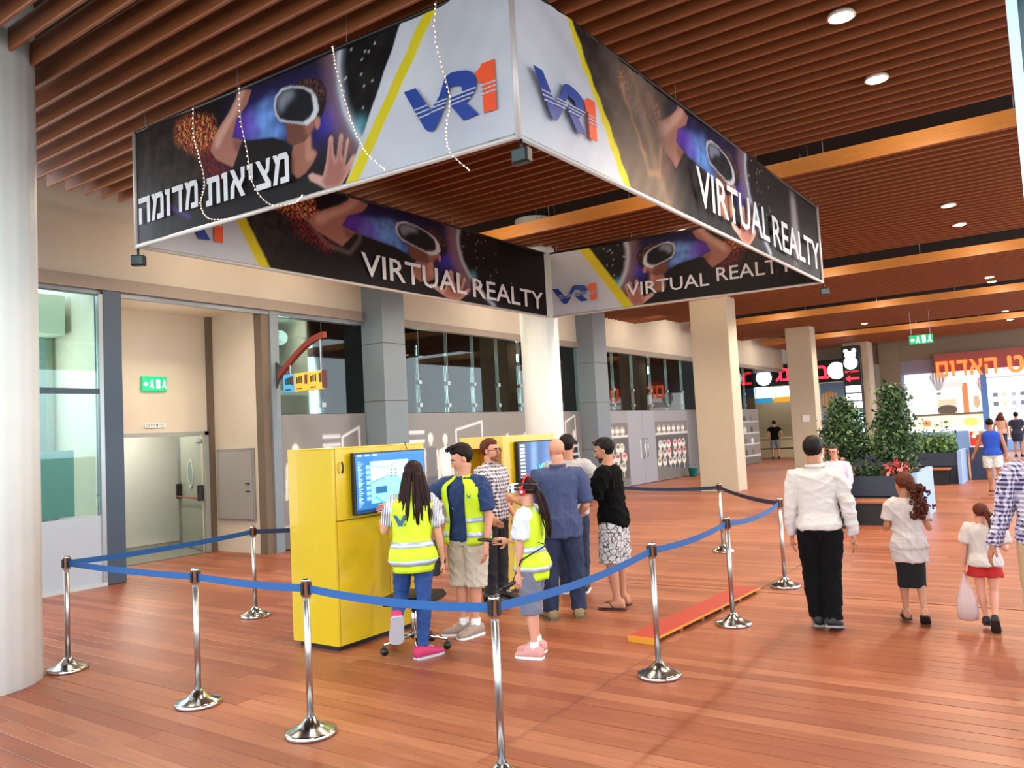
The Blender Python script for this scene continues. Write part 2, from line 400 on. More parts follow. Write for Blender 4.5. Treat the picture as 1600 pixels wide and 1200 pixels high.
while r*PW < 24:
    if abs(r*PW-8.7) < .07: r += 1; mb.box(-12.9, r*PW-PW+.03, -.03, 6, r*PW-.004, 0); continue
    mb.box(-12.9, r*PW+.002, -.03, -2.905, r*PW+PW-.002, 0); mb.box(-2.895, r*PW+.002, -.03, 6, r*PW+PW-.002, 0)
    r += 1
mb.box(-14, r*PW, -.03, 6, 45.8, 0)
mb.build('plank_field', M_DECK, fl, kind='stuff')
# pavement outside the hall, behind the viewer and to both sides
og = MB().box(-60, -50, -.3, 60, -6, -.04).box(7, -6, -.3, 60, 60, -.04).box(-60, -6, -.3, -14, 5.1, -.04).build('floor_outside', mat('pavement_pale', 'b8b2a8', .8, var=.1)); structure(og)

# ------------------------------------------------------------------ ceiling: slats in bays, black plenum above
ZC = 5.3
ce = MB().box(-12.2, -1.6, 6.1, 4.5, 11.5, 6.3).box(-12.2, 11.5, 6.1, 1.3, 46, 6.3).build('ceiling', M_PLEN); structure(ce)
BAYS = [(-1.2, 10.35), (11.45, 18.1), (20.4, 25.3), (27.6, 33.3), (35.9, 41.0)]
cache = {}
def slat(x0, x1, y):
    key = round(x1-x0, 2)
    if key not in cache:
        h, w_ = .20, .038
        p = [(-w_/2, h), (-w_/2, .012), (-w_/2+.008, .002), (w_/2-.008, .002), (w_/2, .012), (w_/2, h)]
        b = MB(); b.rings([[(0, a, c) for a, c in p], [(key, a, c) for a, c in p]])
        o = b.build('slat', M_SLAT, ce); cache[key] = o.data
    else:
        o = bpy.data.objects.new('slat', cache[key]); COL.objects.link(o); o.parent = ce
    o.location = (x0, y, ZC)
for bi, (a, b_) in enumerate(BAYS):
    pitch = .232; y = a+.06
    while y < b_:
        xl = -10.4
        if y > 20.3 and y < 24.1: xl = -11.45
        if y > 27: xl = -11.0
        x0 = xl
        if 2.25 < y < 3.65: x0 = -7.56+.29+.0 if y < 3.45 else -7.95
        if x0 > xl+.1:
            slat(x0, 4.2, y)
            slat(xl, -7.56-.6, y)
        else: slat(xl, 4.2 if y < 11 else 1.2, y)
        y += pitch
    if bi:
        # lit timber fascia board at the bay's near edge
        MB().box(-11.0, a-.03, ZC, 1.2, a, ZC+.22).build('fascia', M_FASC, ce)
# black suspension rods above gaps
for bi in range(1, 5):
    g = BAYS[bi][0]-.25
    for x in np.arange(-9, 1, 2.2):
        MB().tube([(x, g, 5.45), (x, g, 6.1)], .006, 5).build('hanger_rod', M_ALU, ce)

# downlights
M_LAMP = mat('lamp_disc', (1, .93, .8), .5, emit=30)
M_RING = mat('lamp_ring', 'd8cbb8', .4)
proto = None
names = {(-1.3, 7.16): 'nearest bright round downlight between the ceiling slats, top right', (-1.3, 8.75): 'second bright round downlight from the viewer, below the nearest one',
         (-1.3, 15.0): 'downlight in the second slat bay, the nearer one of the two', (-1.3, 16.7): 'downlight in the second slat bay, behind its nearer twin',
         (-1.3, 24.0): 'downlight in the third slat bay, nearer one', (-1.3, 24.9): 'downlight at the far edge of the third slat bay',
         (-1.4, 32.9): 'downlight in the fourth slat bay near the red-lit food shop sign', (-1.4, 36.2): 'farthest downlight on the right, above the bright food shop', (-5.8, 31.7): 'small far downlight between square columns and hanging exit sign'}
for (x, y), lb in names.items():
    root = empty('downlight', (x, y, ZC-.015), 0, lb, 'ceiling light', 'round ceiling downlights')
    MB().lathe([(.10, .035), (.12, .0), (.105, -.006), (.10, -.004)], n=24).build('trim_ring', M_RING, root, True)
    MB().lathe([(.1, 0), (.1, -.004)], n=24).build('diffuser', M_LAMP, root)

# ------------------------------------------------------------------ left wall
XW = -11.5
wl = MB()
wl.box(-11.9, 4.6, 4.44, -11.5, 41, 6.1)                 # upper plaster band
wl.box(-13.3, 4.0, 0, -13.1, 7.17, 4.3)
structure(wl.build('wall_left', M_WALL))
rec = MB()  # recess with the steel door
rec.box(-13.12, 6.36, 0, -13.0, 7.17, 4.44).box(-13.12, 8.80, 0, -13.0, 9.2, 4.44).box(-13.12, 7.17, 2.16, -13.0, 8.8, 4.44)
rec.box(-13.0, 8.95, 0, -11.62, 9.1, 4.44)
rec.box(-13.0, 6.2, 4.32, -11.62, 9.0, 4.44)
rec.box(-13.0, 6.10, 0, -11.62, 6.2, 4.44)
structure(rec.build('wall_recess', M_WALL))
rm = MB().box(-16.5, 6.5, -.02, -13.02, 11.5, 0.002).build('floor_back_corridor', M_FLOORG); structure(rm)
structure(MB().box(-15.6, 5.2, 0, -15.4, 11.5, 3).box(-15.6, 11.4, 0, -13.1, 11.6, 3).box(-15.6, 5.2, 2.9, -13.1, 11.5, 3.0).box(-15.6, 5.1, 0, -13.1, 5.25, 3).build('wall_back_corridor', M_WHITEP))
lamp('POINT', (-14.3, 8.2, 2.6), 60, (1, .97, .85), .15)
structure(MB().box(-13.02, 7.12, 0, -12.96, 7.19, 2.2).box(-13.02, 8.78, 0, -12.96, 8.86, 2.2).box(-13.02, 7.12, 2.13, -12.96, 8.86, 2.2).build('trim_1', mat('door_frame_grey', '9c9f98', .5)))
# beam and track over the shop fronts
structure(MB().box(-11.56, 4.6, 4.27, -11.38, 11.35, 4.46).build('trim_2', M_BEAM))
structure(MB().box(-11.5, 4.6, 4.19, -11.42, 11.35, 4.27).build('trim_3', mat('track_grey', '8a8f96', .4, .5)))
structure(MB().box(-11.56, 12.5, 4.27, -11.42, 20.3, 4.42).box(-11.56, 21.4, 4.27, -11.42, 40.8, 4.42).build('trim_4', M_BEAM))
# mullions
structure(MB().box(-11.62, 6.08, 0, -11.36, 6.36, 4.27, bev=.01).build('trim_5', M_DARKM))
structure(MB().box(-11.45, 6.02, 0, -11.37, 6.08, 4.2).build('trim_6', M_ALU))
structure(MB().box(-13.0, 8.86, 0, -12.9, 8.95, 4.32).build('trim_7', M_JAMB))
structure(MB().box(-11.64, 8.92, 0, -11.44, 9.08, 4.27).build('trim_8', M_JAMB))
structure(MB().box(-11.6, 9.08, 0, -11.4, 9.26, 4.27).build('trim_9', M_PIER))
# steel door, standing open
def rotz(o, a): o.rotation_euler[2] = a; return o
dr = empty('door_1', (-12.99, 8.77, 0), math.radians(163)); dr['kind'] = 'structure'
MB().box(0, -.05, .01, 1.62, 0, 2.13, bev=.004).build('door_leaf', M_GREYD, dr)
MB().lathe([(.16, 0), (.16, .02), (.135, .02), (.135, 0)], n=24).build('porthole_frame', mat('porthole_frame', 'b9bcb6', .4, .4), dr)
for o in dr.children:
    if o.name.startswith('porthole'): o.rotation_euler = (-math.pi/2, 0, 0); o.location = (.8, -.0, 1.42); o.scale = (1, 1.75, 1)
pg = MB().lathe([(.135, 0), (.135, .012)], n=24).build('porthole_glass', mat('porthole_glass', '5c8080', .1), dr); pg.rotation_euler = (-math.pi/2, 0, 0); pg.location = (.8, 0, 1.42); pg.scale = (1, 1.75, 1)
MB().tube([(.1, .09, .98), (1.5, .09, .98)], .016, 8).build('push_bar', mat('bar_red', '8c3a2a', .4), dr, True)
for x in (.1, 1.45):
    MB().box(x-.03, 0, .93, x+.05, .1, 1.22, bev=.01).build('push_bar_bracket', M_BLACK, dr)
MB().box(.1, 0, 2.0, .36, .06, 2.06, bev=.01).build('door_closer', M_ALU, dr)
# lobby behind glass on the left
g0 = MB().box(-11.42, 4.6, 1.02, -11.40, 6.03, 4.2).build('window_1', M_GLASSL); structure(g0)
structure(MB().box(-11.46, 4.6, .04, -11.39, 6.03, 1.0).build('wall_left_panel', mat('panel_bluegrey', 'a9b2bd', .5)))
structure(MB().box(-11.44, 4.6, 2.74, -11.39, 6.03, 2.82).build('trim_13', M_DARKM))
structure(MB().box(-11.56, 4.6, 1.02, -11.54, 5.72, 1.95).build('trim_14', mat('frosted_teal', '6fb4b8', .3, emit=0)))
structure(MB().box(-11.47, 4.6, 0, -11.36, 6.08, .05).build('trim_10', mat('rail_pale', 'c2c8cc', .4, .3)))
structure(MB().box(-13.1, 4.6, 0, -12.9, 6.1, 4.3).box(-12.9, 4.6, 3.7, -12.3, 6.0, 4.3).build('wall_lobby', mat('lobby_pale', 'cfd8c8', .8)))
structure(MB().box(-13.0, 5.7, 0, -12.7, 5.9, 3.7).build('trim_11', mat('lobby_post', '6b8a86', .5)))
lamp('POINT', (-12.2, 5.0, 3.2), 35, (.9, 1, .95), .1)

# cladded piers
def pier(y0, y1, n):
    root = empty('wall_pier_%d' % n, (0, 0, 0)); root['kind'] = 'structure'
    zc = [0, 1.3, 2.65, 3.8, 5.4]
    for a, b_ in zip(zc[:-1], zc[1:]):
        MB().box(-11.6, y0, a+.006, -10.95, y1, b_-.006, bev=.004).build('panel', M_PIER, root)
    MB().box(-11.6, y0+.01, 0, -10.96, y1-.01, 5.9).build('core', M_JAMB, root)
pier(11.45, 12.1, 1); pier(20.1, 20.9, 2); pier(29.2, 30.0, 3)

# shop fronts: store box, glass panes, printed film
st = MB().box(-14.6, 9.3, 0, -14.4, 41, 4.4).box(-14.5, 9.2, 0, -11.7, 9.35, 4.4).box(-14.5, 9.3, 4.35, -11.6, 41, 4.45).build('wall_store_back', M_STORE); structure(st)
RUNS = [(9.28, 11.42, 2, 1), (12.14, 20.06, 8, 2), (20.94, 29.16, 6, 3), (30.04, 36.4, 4, 4)]
wn = 2
for a, b_, n, k in RUNS:
    root = empty('window_%d' % wn, (0, 0, 0)); root['kind'] = 'structure'; wn += 1
    d = (b_-a)/n
    for i in range(n):
        MB().box(-11.52, a+i*d+.006, 2.43, -11.50, a+(i+1)*d-.006, 4.25).build('glass_pane', M_GLASS, root)
        if i:
            for z in (2.55, 3.05):
                MB().box(-11.53, a+i*d-.05, z, -11.485, a+i*d+.05, z+.09, bev=.005).build('patch_fitting', M_ALU, root)
            MB().tube([(-11.505, a+i*d, 2.4), (-11.505, a+i*d, 4.25)], .005, 4).build('pane_joint', M_ALU, root)

M_MANN = '#'
def film(y0, y1, painter, nm):
    P = Print(y1-y0, 2.40, .028, '85807d'); painter(P)
    return P.build(nm, (-11.49, y0, .02), (0, 1, 0), (0, 0, 1), M_FILM)
def mannequin(P, x, s=1., top='3a3c42', bot='4a4c52', arm='d8d4cc'):
    P.ell(x, 1.84*s, .085*s, .12*s, 'e6e2da'); P.rect(x-.04, 1.62*s, x+.04, 1.75*s, 'd8d4cc')
    P.poly([(x-.22*s, 1.6*s), (x, 1.68*s), (x+.22*s, 1.6*s), (x+.17*s, 1.0*s), (x-.17*s, 1.0*s)], top)
    P.poly([(x-.24*s, 1.58*s), (x-.17*s, 1.58*s), (x-.2*s, .9*s), (x-.28*s, .9*s)], arm); P.poly([(x+.24*s, 1.58*s), (x+.17*s, 1.58*s), (x+.2*s, .9*s), (x+.28*s, .9*s)], arm)
    P.poly([(x-.18*s, 1.0*s), (x+.18*s, 1.0*s), (x+.14*s, .12*s), (x+.02, .12*s), (x, .8*s), (x-.02, .12*s), (x-.14*s, .12*s)], bot)
def stand(P, x, w, z=1.95, col='e8e8e8'):
    P.line([(x, .3), (x, z), (x+w, z+.18), (x+w, .3)], .045, col)
def poster_base(P):
    P.poly([(0, 0), (P.w, 0), (P.w, .35), (0, .42)], '6d6764'); P.line([(0, .4), (P.w, .3)], .03, 'c8c6c4')
    P.rect(0, 1.6, P.w, 2.4, '7d7876', .6, .2)
def f1(P):
    poster_base(P); mannequin(P, .35, .95, 'd8d8da', '55585e'); P.rect(1.0, 1.6, 1.45, 1.68, 'ddd'[:0]+'dddde0'); P.rect(1.0, 1.78, 1.45, 1.84, 'dddde0'); P.rect(1.0, 1.93, 1.45, 2.0, 'cfcfd4'); stand(P, 1.5, .45)
def f2(P):
    poster_base(P); P.rect(.5, 1.55, 1.05, 1.62, 'e8e8ea'); P.rect(.5, 1.75, 1.05, 1.82, 'e8e8ea'); P.rect(.5, 1.95, 1.05, 2.02, 'e8e8ea')
    mannequin(P, 1.25, 1., '6e6c6e', '55585e'); mannequin(P, 1.75, .98, 'e4e2e0', '5a5f6a'); stand(P, 2.15, 1.0, 2.0); mannequin(P, 2.7, .9, '9a9492', '45484e')
    for k in range(3): mannequin(P, 4.2+k*.8, .95, ['3a3c42', 'b8b2ac', '5a5a60'][k], '45484e')
    P.poly([(6.35, 1.5), (7.0, 1.9), (7.0, 2.35), (6.35, 2.0)], 'c02a3c'); P.poly([(6.4, 1.35), (6.95, 1.7), (6.95, 1.85), (6.4, 1.52)], 'f0f0f0')
    mannequin(P, 6.6, .85, 'e0e2e4', '3a3c42'); stand(P, 7.05, .55, 2.1)
    mannequin(P, 7.5, .95, '2a2e40', '2a2c36')
    for k in range(5): P.rect(7.3, .5+k*.22, 7.7, .56+k*.22, 'e0e0e4')
def pots(P, x0, x1):
    P.rect(x0, .02, x1, 2.0, '4a4645'); P.rect(x0, 1.55, x1, 1.62, 'd8d4ce'); P.rect(x0, 1.62, x1, 2.0, '6c6562')
    rs = np.random.RandomState(int(x0*10)+3); n = int((x1-x0)/.42)
    for i in range(n):
        x = x0+.25+i*(x1-x0-.3)/n; P.ell(x+.05, 1.76, .14, .13, 'e8e4dc'); P.rect(x-.05, 1.66, x+.15, 1.7, '5a5048'); P.ell(x+.05, 1.85, .12, .04, '9a9088')
        for z, c in ((1.22, 'e2ddd6'), (.92, 'd6cdc2'), (.62, 'dcd6cc')):
            xx = x+rs.uniform(-.06, .1); P.ell(xx, z, .17, .15, c); P.ell(xx, z+.05, .13, .06, ['e0476a', '6a5a50', '8d3b3b', 'b8aca0'][rs.randint(4)] if z > .7 else '8a7f74')
            P.rect(xx-.03, z-.33, xx+.03, z-.12, 'c8c4bc')
    P.poly([(x0, .02), (x1, .02), (x1, .22), (x0, .5)], '6c6a68')
def f3(P):
    P.C[:] = srgb('8b8a8f'); pots(P, 0, 2.1); P.rect(2.15, 0, 4.15, 2.4, '9395a0'); pots(P, 4.2, 7.0)
    P.line([(3.2, 0), (3.2, 2.4)], .02, '6a6c74'); P.rect(7.05, 0, P.w, 2.4, '7b7573')
    P.line([(3.0, .85), (3.0, 1.4)], .05, 'dfe0e2'); P.line([(3.35, .85), (3.35, 1.4)], .05, 'dfe0e2')
def f4(P):
    poster_base(P)
    for k in range(6):
        for z in (.5, 1.0, 1.5, 2.0): P.ell(.8+k*.9, z, .18, .13, ['6a6560', 'd8d2c8', '4a4648'][(k+int(z*2)) % 3])
    for z in (.35, .85, 1.35, 1.85): P.rect(0, z-.02, P.w, z+.02, 'dcd8d4')
for (a, b_, n, k), f, nm, lb in zip(RUNS, (f1, f2, f3, f4), ('shop_film',)*4, (
        'grey printed window film with dressed mannequin, right of the steel door recess', 'grey printed window film with mannequins behind the yellow kiosks',
        'printed window film showing rows of white pots beside grey glass doors', 'far printed window film with shelves of goods behind the square column')):
    o = film(a, b_, f, nm); tag(o, lb, 'window film', 'printed shop window films')
# door handles on the printed doors
for dy in (-.12, .12):
    t = MB().tube([(-11.48, 24.2+dy, .85), (-11.42, 24.2+dy, .9), (-11.42, 24.2+dy, 1.45), (-11.48, 24.2+dy, 1.5)], .02, 8).build('door_handle', M_CHROME, [q for q in bpy.data.objects if q.name == 'window_4'][0], True)

# columns
def col_round(x, y, r, lb, m, n=1):
    b = MB(); nf = 48; prof = []
    R = []
    for z in (0, 5.9):
        R.append([(x+(r-(.006 if i % 4 == 0 else 0))*math.cos(2*math.pi*i/96), y+(r-(.006 if i % 4 == 0 else 0))*math.sin(2*math.pi*i/96), z) for i in range(96)])
    o = b.rings(R).build('column', m, None, True); tag(o, lb, 'column', 'columns of the hall'); return o
col_round(-7.56, 2.89, .515, 'thick pale round column at the left edge, nearest the viewer', M_COLW)
col_round(-8.0, 12.6, .36, 'round fluted white column behind the kiosks under the banner', M_COLW)
for y, h, lb in ((21.6, 6.0, 'square beige column right of the round one, nearest square column'), (31.2, 6.0, 'farther square beige column with a small notice on it')):
    o = MB().box(-8.35 if y < 25 else -8.42, y-.6, 0, -7.28 if y < 25 else -7.5, y+.1, 5.9, bev=.015).build('column', M_COLB); tag(o, lb, 'column', 'columns of the hall')
tag(sbox('notice', (-8.0, 30.57, 1.75, -7.75, 30.6, 2.0), M_WHITE), 'small white notice on the farther square column', 'sign')

# dark glazed screen close on the right
pn = empty('window_9', (0, 0, 0)); pn['kind'] = 'structure'
MB().box(-.02, 3.42, 0, 1.6, 3.45, 5.6).build('glass_pane', mat('dark_teal_glass', '1d3d42', .12, var=.3, scale=3), pn)
MB().box(-.055, 3.40, 0, -.02, 3.47, 5.6).build('frame', mat('panel_edge', '9fb4c0', .3, .6), pn)
# ------------------------------------------------------------------ hanging square of printed banners
ZB, ZT = 4.0, 5.18
A0, A1 = np.array([-7.72, 4.50]), np.array([-3.06, 4.68])
Bk, Rt = np.array([-7.70, 12.55]), np.array([-2.95, 13.03])
M_BAN = mat('banner_vinyl', (1, 1, 1), .5, attr='print', spec=.25)
M_BLUE = mat('logo_blue', '1f3f93', .4); M_ORG = mat('logo_orange', 'e8552b', .4); M_SILV = mat('banner_silver', 'b9bec9', .35); M_LET = mat('lettering_white', 'e4e6ea', .4)
ban = empty('hanging_banner', ((A0+Rt)[0]/2, (A0+Rt)[1]/2, ZB), 0, 'large square of printed fabric banners hung under the slatted ceiling', 'banner')
OFF = np.array([ban.location[0], ban.location[1], ban.location[2]])
def unparent_fix(o, par):
    """geometry is given in world space; shift it into the parent's space"""
    if o.parent == par: o.matrix_parent_inverse = Matrix.Translation(-Vector(par.location))
    return o
class Panel:
    def __init__(s, P, Q, out=1):
        """P->Q left to right as read; normal U x Z faces the reader"""
        s.P = np.array([*P, ZB]); d = np.array([*(Q-P), 0.]); s.w = np.linalg.norm(d); s.U = d/s.w; s.W = np.array([0, 0, 1.]); s.N = np.cross(s.U, s.W); s.h = ZT-ZB
    def uv(s, px, py):
        r = ray(px, py); o = np.array([0, 0, CAMH]); t = ((s.P-o)@s.N)/(r@s.N); q = o+r*t-s.P; return (float(q@s.U), float(q[2]))
    def px(s, pts, ox=0, oy=0, k=1.): return [s.uv(ox+x*k, oy+y*k) for x, y in pts]
PA = Panel(A0, A1); PD = Panel(A1, Rt); PB = Panel(A0, Bk); PC = Panel(Bk, Rt)
SKIN, DARK = 'b98572', '15100f'
def art(P, T):
    """shapes traced on the front banner, T carries its coordinates to this print"""
    A = lambda pts: T(PA.px(pts, 400, 0, .25)); B = lambda pts: T(PA.px(pts, 0, 0, .25)); A1_ = lambda x, y: A([(x, y)])[0]
    tx = P.tex(16, 5); t2 = P.tex(42, 8); t3 = P.tex(90, 4)
    P.rect(-1, -1, 30, 3, DARK)
    P.put(P.soft(P.mask(B([(820, 900), (1100, 760), (1300, 1000), (1200, 1300), (820, 1500)])), .15)*tx, '4a3a32', .6)
    m = P.soft(P.mask(B([(1105, 890), (1105, 780), (1180, 725), (1335, 735), (1355, 850), (1290, 965), (1180, 945)])), .03)
    P.put(m*(t3 > .5), 'c8602a', .9); P.put(m*(t3 > .62)*(t2 > .45), 'f4b860', .9); P.put(m*(t2 < .38), '8e2438', .8)
    m = P.soft(P.mask(B([(1230, 930), (1330, 950), (1440, 1080), (1400, 1150), (1280, 1100)])), .05); P.put(m*(t3 > .5), '8e2430', .8)
    P.put(P.soft(P.mask(A([(-180, 1000), (-150, 640), (60, 560), (330, 460), (520, 420), (560, 760), (420, 900), (200, 900)])), .12), '2c2468', .85)
    P.put(P.soft(P.mask(A([(-60, 720), (100, 590), (120, 750), (190, 830), (110, 870), (-60, 860)])), .05)*(.55+.6*tx), '6fa0ec', .95)
    P.put(P.soft(P.mask(B([(1450, 860), (1470, 720), (1590, 690), (1620, 860)])), .04), '6a3ac0', .7)
    P.put(P.soft(P.mask(A([(400, 690), (500, 640), (540, 780), (380, 850)])), .05), '3b2fae', .7)
    L = A([(520, 250), (505, 420), (515, 540), (545, 680), (600, 800), (690, 930), (830, 1060)])
    P.put(P.soft(P.mask(A([(420, 330), (520, 280), (515, 540), (600, 800), (700, 950), (560, 1000), (450, 700)])), .08), '8a6a72', .8)
    P.poly(A([(520, 200), (510, 420), (520, 540), (550, 680), (605, 800), (695, 930), (835, 1060), (1300, 1060), (1300, 0)]), '0e0c0d')
    P.line(L, .09, '9aa4b8', .7, .035); P.line(L, .022, 'eef2fa', 1, .008)
    P.ell(*A1_(640, 780), .07, .06, '6fd0e0', .6, .04)
    rs = np.random.RandomState(3)
    for _ in range(22):
        x, z = A1_(rs.uniform(530, 1000), rs.uniform(150, 900)); P.ell(x, z, .008, .008, 'ffffff', .7)
    # raised arm
    P.poly(B([(1480, 560), (1565, 560), (1540, 650), (1475, 745), (1450, 860), (1530, 880), (1640, 900), (1640, 1040), (1450, 1045), (1350, 995), (1315, 940), (1340, 850), (1430, 700), (1470, 620)]), 'a87262')
    P.poly(B([(1500, 560), (1530, 560), (1480, 700), (1400, 850), (1370, 920), (1340, 930), (1350, 850), (1440, 700)]), 'd6a896', .8, .015)
    P.poly(B([(1450, 870), (1530, 885), (1530, 960), (1470, 950)]), '6a4238', .7, .02)
    # torso, neck, face
    P.poly(A([(-300, 1500), (-90, 880), (100, 855), (195, 885), (215, 960), (215, 1080), (250, 1115), (330, 1060), (385, 1100), (430, 1190), (400, 1500)]), '171214')
    P.poly(A([(225, 905), (330, 825), (335, 925), (372, 950), (350, 1010), (300, 1080), (250, 1112), (215, 1080), (213, 960)]), '9c6654'); P.poly(A([(300, 860), (332, 840), (335, 925), (368, 955), (340, 1000), (300, 1000)]), 'c48e78', .7, .02)
    P.poly(A([(175, 755), (185, 830), (186, 885), (225, 908), (290, 885), (330, 835), (352, 780), (385, 740), (372, 700), (330, 750), (270, 765)]), '6e4438'); P.poly(A([(290, 790), (350, 740), (380, 730), (350, 800), (315, 850)]), 'a8705e', .7, .015)
    P.ell(*A1_(375, 765), .032, .055, 'b87e6c')
    # hair and headset
    P.poly(A([(232, 530), (262, 495), (340, 478), (400, 500), (432, 560), (428, 640), (402, 722), (368, 722), (375, 650), (350, 580), (300, 545)]), '221618')
    P.put(P.soft(P.mask(A([(240, 520), (340, 480), (430, 560), (410, 640), (340, 540)])), .02)*(t3 > .55), '7a5048', .8)
    P.poly(A([(102, 660), (110, 600), (150, 550), (210, 533), (290, 538), (340, 558), (372, 610), (382, 680), (360, 735), (312, 778), (255, 770), (190, 762), (140, 757), (112, 715)]), 'c4c8d0')
    P.poly(A([(114, 655), (124, 604), (160, 562), (215, 545), (290, 550), (335, 580), (350, 640), (348, 690), (325, 735), (285, 760), (190, 752), (140, 738), (120, 700)]), '191a22')
    P.poly(A([(130, 610), (165, 570), (215, 555), (235, 590), (180, 640), (150, 700), (128, 670)]), '8f98a8', .8, .03)
    P.line(A([(352, 600), (368, 680), (340, 735), (300, 765)]), .02, 'eceef2', .9, .006)
    # open hand
    P.poly(A([(430, 1180), (390, 1155), (330, 1125), (313, 1095), (340, 1078), (410, 1100), (430, 1010), (445, 862), (460, 838), (475, 860), (478, 960), (492, 1000), (513, 845), (525, 826), (537, 848), (525, 960), (537, 992), (555, 870), (570, 852), (574, 880), (552, 1000), (548, 1045), (590, 975), (608, 958), (613, 978), (590, 1040), (540, 1130), (520, 1165)]), 'c4988c')
    P.poly(A([(430, 1170), (400, 1130), (420, 1105), (440, 1010), (452, 880), (462, 870), (470, 980), (492, 1025), (520, 860), (528, 860), (520, 990), (535, 1010), (558, 890), (565, 890), (545, 1020), (540, 1070), (590, 1000), (575, 1040), (530, 1130), (510, 1160)]), '9a5c50', .9, .006)
def folds(a, seed, dirn=1, c0=0):
    def f(x, z):
        o = np.zeros(x.shape)
        o += .018*np.sin(2*math.pi*z/ZT*0+math.pi*x/2.3+seed)
        o += a*.4*np.sin((x*1.0+dirn*z*1.8)*9+seed)*np.exp(-((x-c0)/1.6)**2)*np.clip(z, 0, 1)
        o += a*.25*np.sin((x*1.4-dirn*z*.9)*17+seed*2)*np.exp(-((x-c0-.4)/2.2)**2)
        return o*np.clip(np.minimum(x, 9)/.3, 0, 1)
    return f
def white_end(P, pts_white, yel):
    P.poly(pts_white, 'b4b9c4'); P.put(P.mask(pts_white)*P.soft(P.tex(3, 7), .05), 'd6dae2', .6); P.poly(yel, 'd3c420')
# panel A
prA = Print(PA.w, PA.h, .013, DARK)
art(prA, lambda q: q)
wt = PA.px([(695, -160), (537, 291), (820, 205), (820, -160)]); yl = PA.px([(690, -40), (537, 292), (557, 286), (710, -40)])
white_end(prA, wt, PA.px([(661, 24), (536, 290), (557, 285), (681, 16), (752, -135), (730, -135)]))
prA.rect(-.1, -.1, .12, .3, '5c5870', .4, .08); prA.line([(.3, .2), (.6, .28), (.9, .12)], .02, '7a50c8', .6, .02)
oA = prA.build('banner_panel', PA.P, PA.U, PA.W, M_BAN, ban, folds(.012, 1.2, 1, 4.2)); unparent_fix(oA, ban)
# panel D
prD = Print(PD.w, PD.h, .016, DARK)
_a0 = PA.uv(358, 220)[0]; _a1 = PA.uv(462, 165)[0]; _b0 = PD.uv(1052, 200)[0]; _b1 = PD.uv(1128, 250)[0]
TD = lambda q, k=(_b1-_b0)/(_a1-_a0), a0=_a0, b0=_b0: [(b0+(x-a0)*k, z) for x, z in q]
art(prD, TD)
P_ = prD
P_.poly([(1.2, -.1), (2.8, -.1), (2.6, 1.3), (1.6, 1.3)], '6e5f55', .9, .25); P_.line([(1.9, 1.2), (2.4, .3), (2.7, -.1)], .06, 'a8896a', .6, .05)
P_.line([(1.7, .95), (2.2, .25), (2.45, .3), (2.5, .6)], .03, 'c49a6a', .6, .02)
white_end(P_, PD.px([(800, -100), (800, 215), (985, 300), (885, 38), (875, -60)]), PD.px([(884, 35), (973, 289), (987, 298), (893, 42), (870, -20), (862, -20)]))
P_.poly([(6.9, .05), (7.3, .25), (7.15, 1.1), (6.95, 1.1)], 'b9b2b8', .6, .08)
oD = P_.build('banner_panel', PD.P, PD.U, PD.W, M_BAN, ban, folds(.02, .4, 1, 1.6)); unparent_fix(oD, ban)
# panel B (inner face reads from the viewer's side)
prB = Print(PB.w, PB.h, .018, DARK)
_a0 = PA.uv(358, 220)[0]; _a1 = PA.uv(462, 165)[0]; _b0 = PB.uv(528, 350)[0]; _b1 = PB.uv(655, 365)[0]
TB = lambda q, k=(_b1-_b0)/(_a1-_a0), a0=_a0, b0=_b0: [(b0+(x-a0)*k, z) for x, z in q]
art(prB, TB)
prB.line([(2.15, .85), (2.6, .45), (3.0, .4), (3.2, .62), (3.2, .8)], .025, 'a08a72', .7, .02)
white_end(prB, PB.px([(200, 300), (200, 400), (418, 425), (340, 270)]), PB.px([(365, 335), (408, 420), (426, 423), (380, 330), (360, 290), (346, 300)]))
oB = prB.build('banner_panel', PB.P, PB.U, PB.W, M_BAN, ban, folds(.006, 2., 1, 1)); unparent_fix(oB, ban)
# panel C
prC = Print(PC.w, PC.h, .018, DARK)
_a0 = PA.uv(358, 220)[0]; _a1 = PA.uv(462, 165)[0]; _b0 = PC.uv(1115, 385)[0]; _b1 = PC.uv(1028, 400)[0]
TC = lambda q, k=(_b1-_b0)/(_a1-_a0), a0=_a0, b0=_b0: [(b0+(x-a0)*k, z) for x, z in q]
art(prC, TC)
white_end(prC, PC.px([(855, 380), (855, 500), (985, 480), (900, 385)]), PC.px([(900, 340), (904, 390), (975, 482), (990, 478), (918, 385), (914, 340)]))
oC = prC.build('banner_panel', PC.P, PC.U, PC.W, M_BAN, ban, folds(.006, 3., 1, 1)); unparent_fix(oC, ban)

